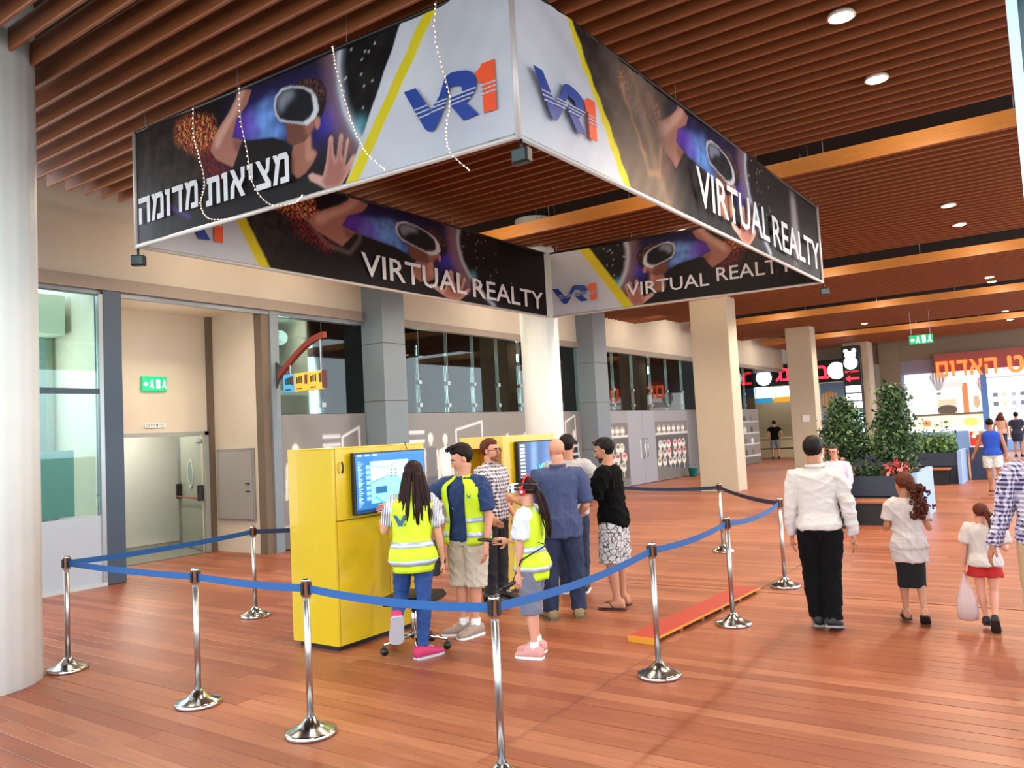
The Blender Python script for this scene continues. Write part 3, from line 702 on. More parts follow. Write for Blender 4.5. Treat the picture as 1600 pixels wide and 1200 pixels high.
# the mark: a blue V and R joined, orange figure, three cut lines
LV = [(940, 585), (1012, 560), (1108, 700), (1160, 610), (1198, 490), (1240, 462), (1230, 545), (1215, 590), (1165, 740), (1130, 815), (1112, 830), (1090, 828), (1070, 812)]
LR = [(1198, 490), (1235, 463), (1280, 452), (1325, 448), (1358, 455), (1380, 475), (1392, 515), (1385, 565), (1360, 610), (1328, 650), (1407, 722), (1312, 760), (1234, 672), (1228, 612), (1262, 610), (1290, 600), (1305, 578), (1296, 545), (1228, 548)]
L1 = [(1385, 460), (1410, 440), (1425, 408), (1503, 378), (1520, 690), (1440, 715), (1428, 520), (1408, 528)]
CUT = [[(1000, 697), (1086, 663), (1086, 671), (1000, 705)], [(1010, 722), (1098, 687), (1098, 695), (1010, 731)], [(1022, 748), (1106, 714), (1106, 722), (1022, 756)],
       [(1125, 655), (1212, 622), (1212, 630), (1125, 663)], [(1112, 682), (1205, 646), (1205, 654), (1112, 690)], [(1112, 708), (1196, 674), (1196, 682), (1112, 716)],
       [(1228, 615), (1390, 553), (1390, 561), (1228, 624)], [(1228, 640), (1378, 583), (1378, 591), (1228, 648)], [(1228, 665), (1358, 615), (1358, 622), (1228, 673)],
       [(1425, 545), (1515, 510), (1515, 518), (1425, 553)], [(1425, 572), (1515, 538), (1515, 546), (1425, 580)], [(1425, 600), (1518, 565), (1518, 573), (1425, 608)]]
def cv(pts): return PA.px(pts, 400, 0, .25)
_all = np.array(cv(LV)+cv(LR)+cv(L1)); lo = _all.min(0); hi = _all.max(0)
def logo(panel, par, u0, v0, W_, H_, lift=.02, shear=0.):
    f = lambda pts: [((a-lo[0])/(hi[0]-lo[0]), (b-lo[1])/(hi[1]-lo[1])) for a, b in cv(pts)]
    s = lambda q: [(u0+a*W_, v0+b*H_+shear*a) for a, b in q]
    for nm, shapes, m, e in (('logo_letters', (LV, LR), M_BLUE, .004), ('logo_figure', (L1,), M_ORG, .006), ('logo_cut_lines', CUT, M_SILV, .009)):
        b = MB()
        for i, q in enumerate(shapes): b.prism(s(f(q)), panel.P+panel.N*lift, panel.U, panel.W, e+i*.0005)
        unparent_fix(b.build(nm, m, par), ban)
def fixp(o, par): o.matrix_parent_inverse = Matrix.Translation(-Vector(ban.location)); return o
logo(PA, oA, lo[0], lo[1], hi[0]-lo[0], hi[1]-lo[1], .028)
a = PD.uv(823, 100); b_ = PD.uv(921, 231)
d0 = PD.uv(847, 197); d1 = PD.uv(921, 229); t0 = PD.uv(823, 101)
logo(PD, oD, t0[0]-.0, d1[1]+.02, d1[0]-t0[0]+.03, t0[1]-d1[1]-.02, .055)
c0 = PC.uv(865, 478); c1 = PC.uv(931, 441); logo(PC, oC, c0[0], c0[1], c1[0]-c0[0], c1[1]-c0[1], .02)
b0 = PB.uv(347, 383); logo(PB, oB, .14, b0[1], b0[0]-.14, .55, .02)
def lett(panel, par, body, bl, tr, offset=0., lift=.03, hh=None, bold=0.):
    u0, v0 = panel.uv(*bl); u1, v1 = panel.uv(*tr); hgt = hh or abs(v1-v0)
    o = text_obj('lettering', body, panel.P+panel.U*u0+panel.W*v0+panel.N*lift, panel.U, panel.W, u1-u0, hgt, M_LET, par, 0 if bold else offset, .004, bold)
    return unparent_fix(o, ban)
u0 = PA.uv(221, 349); u1 = PA.uv(455, 243)
for seq, p0, p1 in (('המודמ', (222, 349), (313, 286)), ('תואיצמ', (327, 323), (455, 241))):
    a_ = PA.uv(*p0); b_ = PA.uv(*p1); heb_obj('lettering', seq, PA.P+PA.U*a_[0]+PA.W*(a_[1]+b_[1]-.26)/2+PA.N*.03, PA.U, PA.W, b_[0]-a_[0], .27, M_LET, oA, .004)
q0 = PB.uv(566, 430); q1 = PB.uv(847, 470)
lett(PB, oB, 'VIRTUAL', (563, 431), (727, 455), .010, .03, .33); lett(PB, oB, 'REALTY', (737, 464), (847, 480), .010, .03, .31)
lett(PD, oD, 'VIRTUAL', (1084, 322), (1197, 380), .012, .05, .43); lett(PD, oD, 'REALTY', (1203, 386), (1276, 418), .012, .05, .42)
lett(PC, oC, 'VIRTUAL', (981, 464), (1108, 430), .005, .03, .23); lett(PC, oC, 'REALTY', (1121, 440), (1240, 417), .005, .03, .23)
# rails, corner posts and hanging wires
M_RAIL = mat('rail_white', 'cfcac6', .4, .2)
cs = [A0, A1, Rt, Bk]
for i in range(4):
    p, q = cs[i], cs[(i+1) % 4]
    unparent_fix(MB().tube([(*p, ZB-.012), (*q, ZB-.012)], .022, 8).build('bottom_rail', M_RAIL, ban, True), ban)
    unparent_fix(MB().tube([(*p, ZT+.005), (*q, ZT+.005)], .018, 8).build('top_rail', M_BLACK, ban, True), ban)
    unparent_fix(MB().tube([(*p, ZB-.02), (*p, ZT+.02)], .024, 8).build('corner_post', M_RAIL, ban, True), ban)
    for t in (.04, .35, .65, .96):
        x, y = p+(q-p)*t
        unparent_fix(MB().tube([(x, y, ZT), (x+.01, y, 5.33), (x, y, 6.1)], .004, 5).build('hanging_wire', M_ALU, ban), ban)
# small box speakers clamped to the corners
for (x, y), lb, rz in ((A0, 'small dark box speaker under the left banner corner', .7), (A1, 'small dark box speaker under the near banner corner', 0), (Rt, 'small dark box speaker under the right banner corner', .4)):
    root = empty('speaker', (x+.02, y, ZB-.17), rz, lb, 'speaker', 'box speakers under the banner corners')
    MB().box(-.07, -.04, -.05, .07, .04, .06, bev=.01).build('housing', M_BLACK, root)
    MB().box(-.055, -.046, -.035, .055, -.04, .045).build('lens', mat('speaker_front_grey', '4b5a5c', .2), root)  # front face of the speaker box
    MB().tube([(0, 0, .05), (0, 0, .13)], .012, 8).build('clamp', M_BLACK, root, True)
# fairy light strings
M_CABLE = mat('cable_pale', 'c9bfae', .5); M_BULB = mat('bulb_warm', (1, .75, .6), .4, emit=1.4)
def strand(pts, panel, lb, kk):
    P3 = []
    for (x, y) in pts:
        if panel is None: continue
        u_, v_ = panel.uv(x, y); P3.append(panel.P+panel.U*u_+panel.W*v_+panel.N*.07)
    P3 = np.array(P3); ts = np.linspace(0, len(P3)-1, 40); Q = []
    for t in ts:
        i = min(int(t), len(P3)-2); f = t-i; p0 = P3[max(i-1, 0)]; p1 = P3[i]; p2 = P3[i+1]; p3 = P3[min(i+2, len(P3)-1)]
        Q.append(.5*((2*p1)+(-p0+p2)*f+(2*p0-5*p1+4*p2-p3)*f*f+(-p0+3*p1-3*p2+p3)*f**3))
    root = empty('light_string', Q[0], 0, lb, 'fairy lights', 'fairy light strings on the banner'); o3 = -np.array(Q[0])
    MB().tube([q+o3 for q in Q], .004, 5).build('cable', M_CABLE, root, True)
    b = MB()
    for q in Q[1::1]: b.ell(q+o3+np.array([random.uniform(-.006, .006), -.008, 0]), (.0055, .0055, .007), 6, 4)
    b.build('bulbs', M_BULB, root, kind='stuff')
strand([(690, 8), (689, 60), (700, 110), (712, 160), (707, 205), (712, 240), (742, 270)], PA, 'fairy light string hanging over the blue and orange logo', 0)
strand([(530, 76), (535, 110), (550, 165), (565, 210), (585, 245), (612, 269)], PA, 'fairy light string beside the yellow stripe on the front banner', 1)
strand([(384, 138), (386, 190), (396, 240), (405, 290), (432, 322), (470, 320), (483, 308)], PA, 'fairy light string looping below the front banner, middle', 2)
strand([(312, 170), (313, 215), (322, 250), (330, 290), (324, 320), (335, 343), (365, 345)], PA, 'leftmost fairy light string, near the large white lettering', 3)
# ------------------------------------------------------------------ far end of the hall
M_LIT = mat('lit_print', (1, 1, 1), .5, emit=1.0, attr='print')
M_MUR = mat('mural_print', (1, 1, 1), .6, attr='print')
M_NEONR = mat('neon_red', 'ff2a3c', .4, emit=2.2); M_NEONO = mat('neon_orange', 'ff6a30', .4, emit=1.6); M_GLOW = mat('lightbox_white', 'f4f8ff', .4, emit=1.8)
YE = 42.0
structure(MB().box(-16, YE, 4.35, 4, YE+.2, 6.1).box(-7.15, YE-.2, 0, -6.28, YE+.19, 6.09).build('wall_end', mat('end_wall_taupe', '8a7a68', .8)))
structure(MB().box(-16, 36.4, 0, -11.6, 36.55, 6.1).build('wall_corner', M_WALL))
structure(MB().box(-14, 46.5, 0, 5, 46.7, 6).build('wall_back', mat('far_wall', 'a89a86', .8)))
# food counter shop on the left under a black sign
def wp(px, py, Y=YE): return ony(px, py, Y)
sg = empty('shop_sign', (-11, 41, 3.6), 0, 'black shop sign with glowing red Hebrew letters and a white disc, far left end', 'sign')
def part_w(o, root): o.parent = root; o.matrix_parent_inverse = Matrix.Translation(-Vector(root.location)); return o
a = ony(1180, 600, 41); b_ = ony(1322, 566, 41)
part_w(MB().box(-13.4, 41.0, 3.62, -8.2, 41.15, 4.7, bev=.02).build('board', M_BLACK), sg)
for body, p0, p1 in (('גני', (1213, 596), (1239, 575)), ('ב', (1278, 592), (1293, 571))):
    q0 = ony(*p0, 40.97); q1 = ony(*p1, 40.97)
    part_w(text_obj('letter', body, q0, (1, 0, 0), (0, 0, 1), q1[0]-q0[0], q1[2]-q0[2], M_NEONR, None, 0, .0, .02), sg)
q = ony(1307, 579, 40.96); dsc = MB().lathe([(.42, 0), (.42, .04)], n=28).build('disc', M_GLOW); dsc.rotation_euler = (math.pi/2, 0, 0); dsc.location = q
dsc.parent = sg; dsc.matrix_parent_inverse = Matrix.Translation(-Vector(sg.location))
def bear(cx, cz, s, Y, par):
    b = MB()
    for (x, z, rx, rz) in ((0, -.28, .42, .42), (0, .22, .33, .28), (-.25, .5, .13, .15), (.25, .5, .13, .15)):
        b.prism([(x+rx*math.cos(t*.3142), z+rz*math.sin(t*.3142)) for t in range(20)], (cx, Y, cz), (s, 0, 0), (0, 0, s), .03)
    return part_w(b.build('white_emblem', M_GLOW), par)
q = ony(1193, 584, 40.96); bear(q[0], q[2]+.05, .95, 40.96, sg)
# kiosk counter and shutter wall below the sign
structure(MB().box(-15.2, 41.3, 0, -10.1, 41.45, 3.6).build('wall_shop', mat('shop_beige', '9c8f70', .7)))
ct = MB().box(-12.9, 40.2, 0, -9.0, 40.7, .42, bev=.01).box(-12.9, 40.15, .95, -9.0, 40.75, 1.02).box(-12.9, 40.25, .5, -9.0, 40.7, .95).build('counter', mat('counter_beige', 'b8a684', .6)); tag(ct, 'long beige counter in the far left shop', 'counter')
lt = sbox('lightbox', (-12.9, 40.6, 2.95, -10.4, 40.7, 3.55), M_GLOW); tag(lt, 'glowing white menu board over the far left shop counter', 'lightbox')
for k, (c, x0) in enumerate((('3a9cc8', -12.6), ('e8a82c', -11.6), ('3a9cc8', -13.2))):
    tag(sbox('hanging_sign', (x0, 39.3, 2.75, x0+.95, 39.36, 3.0), mat('sign_c%d' % k, c, .4, emit=.4)), 'small %s hanging direction sign in the far left corner, %s' % (('blue', 'yellow', 'blue')[k], ('middle of the row', 'right end of the row', 'left end of the row')[k]), 'sign')
# menu pylon on the fourth column
py_ = empty('pylon', (-7.8, 39.4, 0), 0, 'tall black pylon with white emblem, red arrow and lit white menu panels', 'sign pylon')
part_w(MB().box(-8.3, 39.3, 0, -7.5, 39.6, 5.15, bev=.02).build('cabinet', M_BLACK), py_)
bear(-7.92, 4.55, .72, 39.26, py_)
part_w(text_obj('lettering', 'םיינזוא', (-8.2, 39.29, 3.9), (1, 0, 0), (0, 0, 1), .6, .09, M_NEONR), py_)
part_w(MB().prism([(-8.2, 3.62), (-8.0, 3.78), (-8.0, 3.67), (-7.6, 3.67), (-7.6, 3.57), (-8.0, 3.57), (-8.0, 3.46)], (0, 39.28, 0), (1, 0, 0), (0, 0, 1), .01).build('arrow', M_NEONR), py_)
for k in range(8):
    z = 2.98-k*.37; part_w(MB().box(-8.22, 39.26, z, -7.56, 39.3, z+.31).build('menu_panel', M_GLOW if k < 3 else mat('menu_teal', 'a8d8e0', .4, emit=.9)), py_)
tag(MB().box(-8.42+.1, 39.62, 0, -7.2, 40.7, 5.9, bev=.015).build('column', M_COLB), 'farthest square column, right behind the black menu pylon', 'column', 'columns of the hall')
# mural with hot air balloons
def balloon(P, x, z, s, c1, c2):
    P.ell(x, z, .55*s, .60*s, c1); P.poly([(x-.5*s, z-.25*s), (x+.5*s, z-.25*s), (x+.14*s, z-.92*s), (x-.14*s, z-.92*s)], c1)
    for k in (-.42, -.2, .02, .24, .46):
        P.poly([(x+k*s*.9-.05*s, z+.45*s), (x+k*s*.9+.05*s, z+.45*s), (x+k*s*1.05+.06*s, z-.2*s), (x+k*s*.3, z-.85*s), (x+k*s*.3-.03*s, z-.85*s), (x+k*s*1.05-.06*s, z-.2*s)], c2)
    P.rect(x-.14*s, z-1.3*s, x+.14*s, z-1.08*s, '6a5a4c')
P = Print(2.0, 3.6, .03, '7d9cc8'); P.put(P.soft(P.mask([(0, 1.6), (2, 2.2), (2, 3.0), (0, 2.6)]), .4), 'c4d4e8', .8)
balloon(P, .42, 2.75, .75, 'f0a848', 'e4dccc'); balloon(P, 1.45, 2.5, .42, 'e8e4dc', 'e09a50')
mu = P.build('mural_panel', (-10.0, YE-.05, 0), (1, 0, 0), (0, 0, 1), M_MUR); tag(mu, 'sky blue mural with an orange striped hot air balloon, left of the pylon', 'mural')
md = MB().box(-8.98, 40.7, 0, -8.55, 41.1, 1.6, bev=.05).build('display_stand', mat('red_goods', 'a81c22', .6, var=.5, scale=6)); tag(md, 'stand heaped with red goods in front of the balloon mural', 'display')
wl2 = P = Print(8.2, 4.35, .03, '9aa0b0')
P.rect(0, 0, 8.2, 3.7, '86a8d8'); P.put(P.soft(P.mask([(0, 2.2), (8, 1.8), (8, 2.9), (0, 3.2)]), .5), 'dfe8f4', .8); P.rect(0, 3.72, 8.2, 4.35, '8a8494')
balloon(P, 1.55, 3.45, .62, '5c6064', 'a8acac')
balloon(P, 3.35, 3.05, .5, 'a03040', 'e4dcd8')
mw = P.build('mural_panel', (-6.25, YE-.03, 0), (1, 0, 0), (0, 0, 1), M_MUR); tag(mw, 'long sky mural with grey and red hot air balloons at the hall end', 'mural')
P = Print(3.5, 2.75, .025, 'fbfbff'); P.rect(1.3, .75, 2.1, 1.5, 'b8a890'); P.ell(1.7, 1.0, .42, .22, '4a4038'); P.rect(2.35, .7, 2.6, 2.2, 'c86a40'); P.rect(1.2, 2.0, 2.4, 2.3, 'b8b4b0')
P.rect(.3, .15, 3.4, .75, 'e8d8b0'); P.rect(.2, .72, 3.4, .84, '5a4a40'); P.ell(.8, .4, .2, .16, 'c87a50'); P.ell(2.6, .4, .3, .2, 'd0b060'); P.ell(2.9, 1.3, .14, .3, 'b09070')
balloon(P, 1.40, 2.50, .62, '5c6064', 'a8acac'); balloon(P, 3.2, 2.1, .5, 'a03040', 'e4dcd8')
sw = P.build('shop_window', (-6.1, YE-.1, .95), (1, 0, 0), (0, 0, 1), M_LIT); tag(sw, 'brightly lit white shop window with food posters behind the hedge', 'shop window')
P = Print(4.4, 3.5, .03, 'fbfbff')
P.rect(0, 2.75, 4.4, 2.85, '9aa0a8'); P.rect(.1, 2.3, 4.4, 2.5, 'c8ccd4')
for z in (1.5, 1.9):
    for k in range(12): P.rect(.2+k*.35, z, .4+k*.35, z+.2, ['5a6068', 'b8a890', '8a90a0'][k % 3])
P.rect(0, .6, 4.4, 1.2, 'd8d4dc'); P.line([(.2, 3.1), (1.8, 3.2)], .04, '6a6a80')
sw = P.build('shop_window', (-2.75, YE-.12, .5), (1, 0, 0), (0, 0, 1), M_LIT); tag(sw, 'glaring white lit shop front at the right end of the hall', 'shop window')
sg = empty('shop_sign', (-3, YE-.4, 4), 0, 'large orange Hebrew letters glowing above the right end shops', 'sign')
for body, p0, p1 in (('םודאה', (1464, 590), (1557, 565)), ('ט', (1577, 582), (1598, 561))):
    q0 = ony(*p0, YE-.45); q1 = ony(*p1, YE-.45)
    part_w(heb_obj('lettering', body, q0, (1, 0, 0), (0, 0, 1), q1[0]-q0[0], .72, M_NEONO, None, .02) if len(body) > 1 else text_obj('lettering', body, q0, (1, 0, 0), (0, 0, 1), q1[0]-q0[0], .72, M_NEONO, None, 0, .0, .035), sg)
part_w(MB().box(-4.75, YE-.4, 3.7, 3, YE-.32, 4.55).build('board', mat('sign_board_red', 'a0504a', .5)), sg)
for i, x in enumerate((-2.98,)):
    structure(MB().box(x, YE-.3, 0, x+.25, YE, 4.35).build('trim_%d' % (20+i), mat('post_blue', '5a88c8', .5)))
# suspended exit sign
def exit_sign(loc, rz, w, h, label, hang=0):
    root = empty('exit_sign', loc, rz, label, 'exit sign')
    MB().box(-w/2, -.03, -h/2, w/2, .03, h/2, bev=.008).build('housing', mat('sign_green', '10a86c', .4, emit=.7), root)
    wm = mat('sign_glow', 'dffff0', .4, emit=1.6); b = MB(); y = -.034; k = w
    b.prism([(-.46*k, -.02*k), (-.36*k, .08*k), (-.36*k, .03*k), (-.27*k, .03*k), (-.27*k, -.06*k), (-.36*k, -.06*k), (-.36*k, -.11*k)], (0, y, 0), (1, 0, 0), (0, 0, 1), .002)
    for cx in (-.12, .38):
        b.prism([((cx+.03*math.cos(t))*k, (.13+.03*math.sin(t))*k) for t in np.arange(0, 6.2, .8)], (0, y, 0), (1, 0, 0), (0, 0, 1), .002)
        b.prism([((cx-.05)*k, .08*k), ((cx+.04)*k, .09*k), ((cx+.03)*k, -.02*k), ((cx+.08)*k, -.16*k), ((cx+.04)*k, -.16*k), ((cx-.0)*k, -.06*k), ((cx-.07)*k, -.15*k), ((cx-.11)*k, -.13*k), ((cx-.03)*k, -.02*k)], (0, y, 0), (1, 0, 0), (0, 0, 1), .002)
    b.prism([(.06*k, -.17*k), (.2*k, -.17*k), (.2*k, .17*k), (.06*k, .17*k)], (0, y, 0), (1, 0, 0), (0, 0, 1), .002)
    b.build('pictogram', wm, root)
    if hang:
        for x in (-w*.4, w*.4): MB().tube([(x, 0, h/2), (x, 0, hang)], .006, 5).build('hanger', M_ALU, root)
    return root
q = ony(1439, 530, 30.0); exit_sign((q[0], 30., q[2]), 0, .72, .3, 'green emergency exit sign hung from the ceiling above the far trees', 1.05)
q = onx(241, 600, -12.95); ex = exit_sign((-12.96, q[1], q[2]), math.pi/2, .46, .26, 'green and white emergency exit sign on the wall above the steel door')
q = onx(243, 665, -12.97); lb = empty('door_label', (-12.985, q[1], q[2]), math.pi/2, 'small white lettered label right above the steel door', 'sign')
MB().box(-.19, -.012, -.035, .19, 0, .035).build('plate', M_WHITE, lb); text_obj('lettering', 'םוריח תאיצי', (-.16, -.014, -.022), (1, 0, 0), (0, 0, 1), .32, .045, mat('ink', '20302a', .6), lb)
# grey service cabinet in the recess
sc_ = empty('service_cabinet', (-12.3, 8.94, 1.2), 0, 'flat grey service cabinet on the recess side wall beside the steel door', 'cabinet')
MB().box(-.5, -.04, -.63, .55, 0, .65, bev=.006).build('cabinet_body', mat('cabinet_grey', '8f8a86', .5, .2), sc_)
MB().box(-.47, -.052, -.6, .52, -.04, .6, bev=.004).build('door', mat('cabinet_door', '989491', .5, .2), sc_)
for z in (.02, -.12): MB().box(.36, -.075, z, .46, -.052, z+.02).build('latch', M_BLACK, sc_)
# projecting direction sign on a curved bracket
r0 = np.array([-11.42, 9.42]); dv = np.array([.955, -.30]); dv /= np.linalg.norm(dv)
ps = empty('direction_sign', (-11.40, 9.20, 3.3), math.atan2(.0, 1.), 'projecting sign with blue and yellow panels hung from a curved rust bracket', 'sign')
ps.scale = (1.12, 1, 1)
# x along projection away from the wall
MB().prism([(0, -.42), (.16, -.12), (.14, -.05), (0, .05)], (0, 0, 0), (1, 0, 0), (0, 0, 1), .03).build('wall_bracket', mat('bracket_dark', '3c3e40', .5), ps)
arc = [(.05+.0, .0, -.22)]+[(.05+1.08*t, 0, -.22+.62*math.sin(t*1.5)) for t in np.linspace(.1, 1, 9)]
b = MB(); R = []
for p in arc: R.append([(p[0], -.04, p[2]-.05), (p[0], .04, p[2]-.05), (p[0], .04, p[2]+.05), (p[0], -.04, p[2]+.05)])
b.rings(R); b.build('curved_arm', mat('rust_red', '7e3020', .6), ps)
for x, z1 in ((.32, .06), (1.02, .37)): MB().tube([(x, 0, -.2), (x, 0, z1)], .01, 6).build('hanger_rod', M_ALU, ps)
for x0, x1, c, tx in ((.17, .42, '4aa6d8', 'P↑'), (.43, .74, 'e8b22c', 'WC'), (.75, 1.06, 'e8b22c', 'ABC')):
    pn_ = MB().box(x0, -.025, -.52, x1, .025, -.2, bev=.006).build('sign_panel', mat('panel_'+c, c, .4, emit=.25), ps)
    ink = mat('ink', '20302a', .6)
    MB().box(x1-.07, -.03, -.4, x1-.01, -.025, -.24).build('icon_field', mat('icon_maroon', '5a2a28', .5), pn_)
    b = MB()
    for k in range(3): b.box(x0+.05+k*.05, -.03, -.38, x0+.08+k*.05, -.025, -.27+.01*k)
    b.box(x0+.05, -.03, -.48, x0+.17, -.025, -.46); b.build('pictogram', ink, pn_)
MB().box(1.06, -.03, -.5, 1.12, .03, -.2).build('end_cap', mat('icon_maroon', '5a2a28', .5), ps)
# glowing lettered panels imitating reflections in the shop glass
for x, y0, y1, z0, z1, body, c, lbl in ((-12.6, 14.3, 15.3, 2.75, 3.25, 'JX', '1e9a56', 'green lettered panel imitating a reflection in the shop glass, left one'), (-12.6, 16.5, 17.6, 2.75, 3.3, 'issז', '1e9a56', 'green lettered panel imitating a reflection in the shop glass, right one'),
                                    (-12.6, 24.4, 28.6, 2.85, 3.35, 'אית שרוע', 'e0304a', 'red lettered panel imitating a reflection in the glass above the pot posters')):
    root = empty('glass_reflection', (x, y0, z0), math.pi/2, lbl, 'sign')
    MB().box(0, 0, -.1, y1-y0, .03, z1-z0+.15).build('board', mat('reflection_board', '9cc0b4', .4, emit=.3), root)
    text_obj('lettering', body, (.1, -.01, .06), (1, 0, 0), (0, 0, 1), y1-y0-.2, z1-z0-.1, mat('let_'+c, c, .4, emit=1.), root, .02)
# teal bucket by the shop doors
bk = empty('bucket', (-11.15, 27.4, 0), 0, 'small teal bucket standing before the pot poster by the glass doors', 'bucket')
MB().lathe([(.13, 0), (.17, .3), (.185, .3), (.185, .33), (.16, .33), (.12, .03)], n=20).build('pail', mat('teal', '1f8f8a', .5), bk, True)
MB().tube([(-.18, 0, .3), (-.12, 0, .42), (0, 0, .46), (.12, 0, .42), (.18, 0, .3)], .01, 6).build('handle', M_CHROME, bk)

# ------------------------------------------------------------------ planters with benches and trees
M_NAVY = mat('planter_navy', '27303f', .5); M_PBLUE = mat('planter_end', '8fa4cc', .5); M_SEAT = mat('bench_wood', 'a5603a', .5, var=.2, scale=3, stretch=(2, 20, 20)); M_SOIL = mat('soil', '2a2018', .9)
def planter(x0, x1, y0, y1, lb):
    root = empty('planter_bench', (0, 0, 0), 0, lb, 'planter', 'planter benches in the hall')
    n = max(1, int((x1-x0)/.85)); d = (x1-x0)/n
    for i in range(n): MB().box(x0+i*d+.004, y0, .46, x0+(i+1)*d-.004, y0+.04, .8).build('side_panel', M_NAVY, root)
    MB().box(x0, y0+.04, 0, x1, y1, .44).box(x0, y1-.04, .44, x1, y1, .8).box(x0, y0+.04, .44, x0+.04, y1, .8).box(x1-.04, y0+.04, .44, x1, y1, .8).build('trough', M_NAVY, root)
    MB().box(x0+.04, y0+.04, .6, x1-.04, y1-.04, .74).build('soil', M_SOIL, root)
    MB().box(x0, y0-.45, .37, x1-.15, y0, .42, bev=.01).build('seat', M_SEAT, root)
    MB().box(x0, y0-.35, 0, x1-.2, y0, .36).build('seat_base', M_BLACK, root)
    e = MB(); pr = [(y0-.12, 0), (y1+.05, 0), (y1, .84), (y0, .84)]
    e.rings([[(x1, a, b) for a, b in pr], [(x1+.09, a, b) for a, b in pr]]); e.build('end_panel', M_PBLUE, root)
    settle(root, ((x0+x1)/2, (y0+y1)/2, 0)); return root
planter(-4.2, -2.2, 14.95, 16.9, 'nearest navy planter with wooden bench seat, two trees and red flowers')
planter(-4.9, -2.32, 23.3, 24.9, 'second navy planter bench behind, filled with a low hedge')
tag(MB().box(-2.15, 24.6, 0, -1.68, 25.3, .86, bev=.01).build('service_box', M_NAVY), 'plain dark box standing right of the second planter', 'box')
mn = empty('menu_box', (-2.05, 25.0, .86), 0, 'red food picture box standing on the plain dark box', 'menu stand')
MB().box(-.1, -.1, 0, .42, .1, .45).build('case', M_WHITE, mn)
P = Print(.48, .38, .02, 'a02018'); [P.ell(random.uniform(.05, .5), random.uniform(.05, .38), .05, .04, random.choice(('e0a060', 'd84030', 'f0d8b0', '6a2018'))) for _ in range(26)]
P.build('food_picture', (-.08, -.11, .04), (1, 0, 0), (0, 0, 1), M_LIT, mn)
def foliage(name, fn, n, size, mats, parent, seed):
    rs = np.random.RandomState(seed); V = []; F = []; mi = []
    for i in range(n):
        p = np.array(fn(rs)); a = rs.normal(size=3); a /= np.linalg.norm(a); b = np.cross(a, rs.normal(size=3)); b /= np.linalg.norm(b); s = size*(.6+rs.rand()*.8)
        c = np.cross(a, b)*s*.08
        k = len(V); V += [p-a*s, p+b*s*.45+c, p+a*s, p-b*s*.45+c]; F.append((k, k+1, k+2, k+3)); mi.append(rs.randint(len(mats)))
    me = bpy.data.meshes.new(name); me.from_pydata([tuple(v) for v in V], [], F); me.polygons.foreach_set('material_index', mi)
    o = new_obj(name, me, parent, mats); o['kind'] = 'stuff'; return o
LEAF = [mat('leaf_dark', '1c361a', .55), mat('leaf_mid', '32552a', .5), mat('leaf_light', '587040', .5)]
def tree(x, y, h, rfn, n, lb, seed, cone):
    root = empty('potted_tree', (x, y, .74), 0, lb, 'tree', 'trees in the nearest planter')
    b = MB(); b.tube([(0, 0, 0), (.02, .01, h*.4), (0, 0, h*.8)], [.035, .03, .015], 8)
    for k in range(9):
        a = k*2.4; z = h*(.25+.06*k); b.tube([(0, 0, z), (.25*math.cos(a), .25*math.sin(a), z+.18)], [.014, .006], 5)
    b.build('trunk', mat('bark', '8a7a64', .8), root, True)
    rs0 = np.random.RandomState(seed); cl = []
    for _ in range(46):
        t = rs0.rand(); a = rs0.rand()*6.28; r = rfn(t)*(.55+.45*rs0.rand()); cl.append((r*math.cos(a), r*math.sin(a), h*(.2+.8*t)))
    def fn(rs):
        if rs.rand() < .25: t = rs.rand(); a = rs.rand()*6.28; r = rfn(t)*math.sqrt(rs.rand())*.8; return (r*math.cos(a), r*math.sin(a), h*(.2+.8*t))
        c = cl[rs.randint(len(cl))]; d = rs.normal(size=3)*.085; return (c[0]+d[0], c[1]+d[1], c[2]+d[2])
    foliage('foliage', fn, n, .045, LEAF, root, seed)
tree(-3.40, 15.8, 1.38, lambda t: .50*(1-t*.7)*(.55+.45*min(1, t*5)), 4800, 'left, shorter and wider leafy tree in the nearest planter', 11, 0)
tree(-2.5, 15.6, 1.55, lambda t: .42*(1-t*.82)*(.6+.4*min(1, t*6)), 5200, 'right, taller slim conical tree in the nearest planter', 12, 1)
hg = empty('hedge', (-3.4, 24.0, .72), 0, 'low bright green hedge growing in the second planter', 'hedge')
foliage('foliage', lambda rs: (rs.uniform(-1.2, 1.0), rs.uniform(-.5, .5), abs(rs.normal())*.28+.02 if rs.rand() > .3 else rs.uniform(0, .5)), 4200, .06, [LEAF[1], LEAF[2], mat('leaf_bright', '7fa054', .5)], hg, 5)
fp = empty('flower_bed', (-3.1, 15.3, .74), 0, 'red leaved flowers spilling along the front of the nearest planter', 'flowers')
foliage('flower_leaves', lambda rs: (rs.uniform(-.85, .95), rs.uniform(-.3, .2), abs(rs.normal())*.1), 1600, .05, [LEAF[0], LEAF[1]], fp, 6)
def redfn(rs):
    c = [(-.25, -.2, .2), (-.12, -.22, .15), (-.4, -.1, .16), (.55, -.2, .12), (.75, -.15, .13), (.62, -.1, .2)][rs.randint(6)]; d = rs.normal(size=3)*.06; return (c[0]+d[0], c[1]+d[1], abs(c[2]+d[2]))
foliage('red_bracts', redfn, 420, .05, [mat('bract_red', 'c01c1c', .5), mat('bract_pale', 'e08a80', .5)], fp, 7)

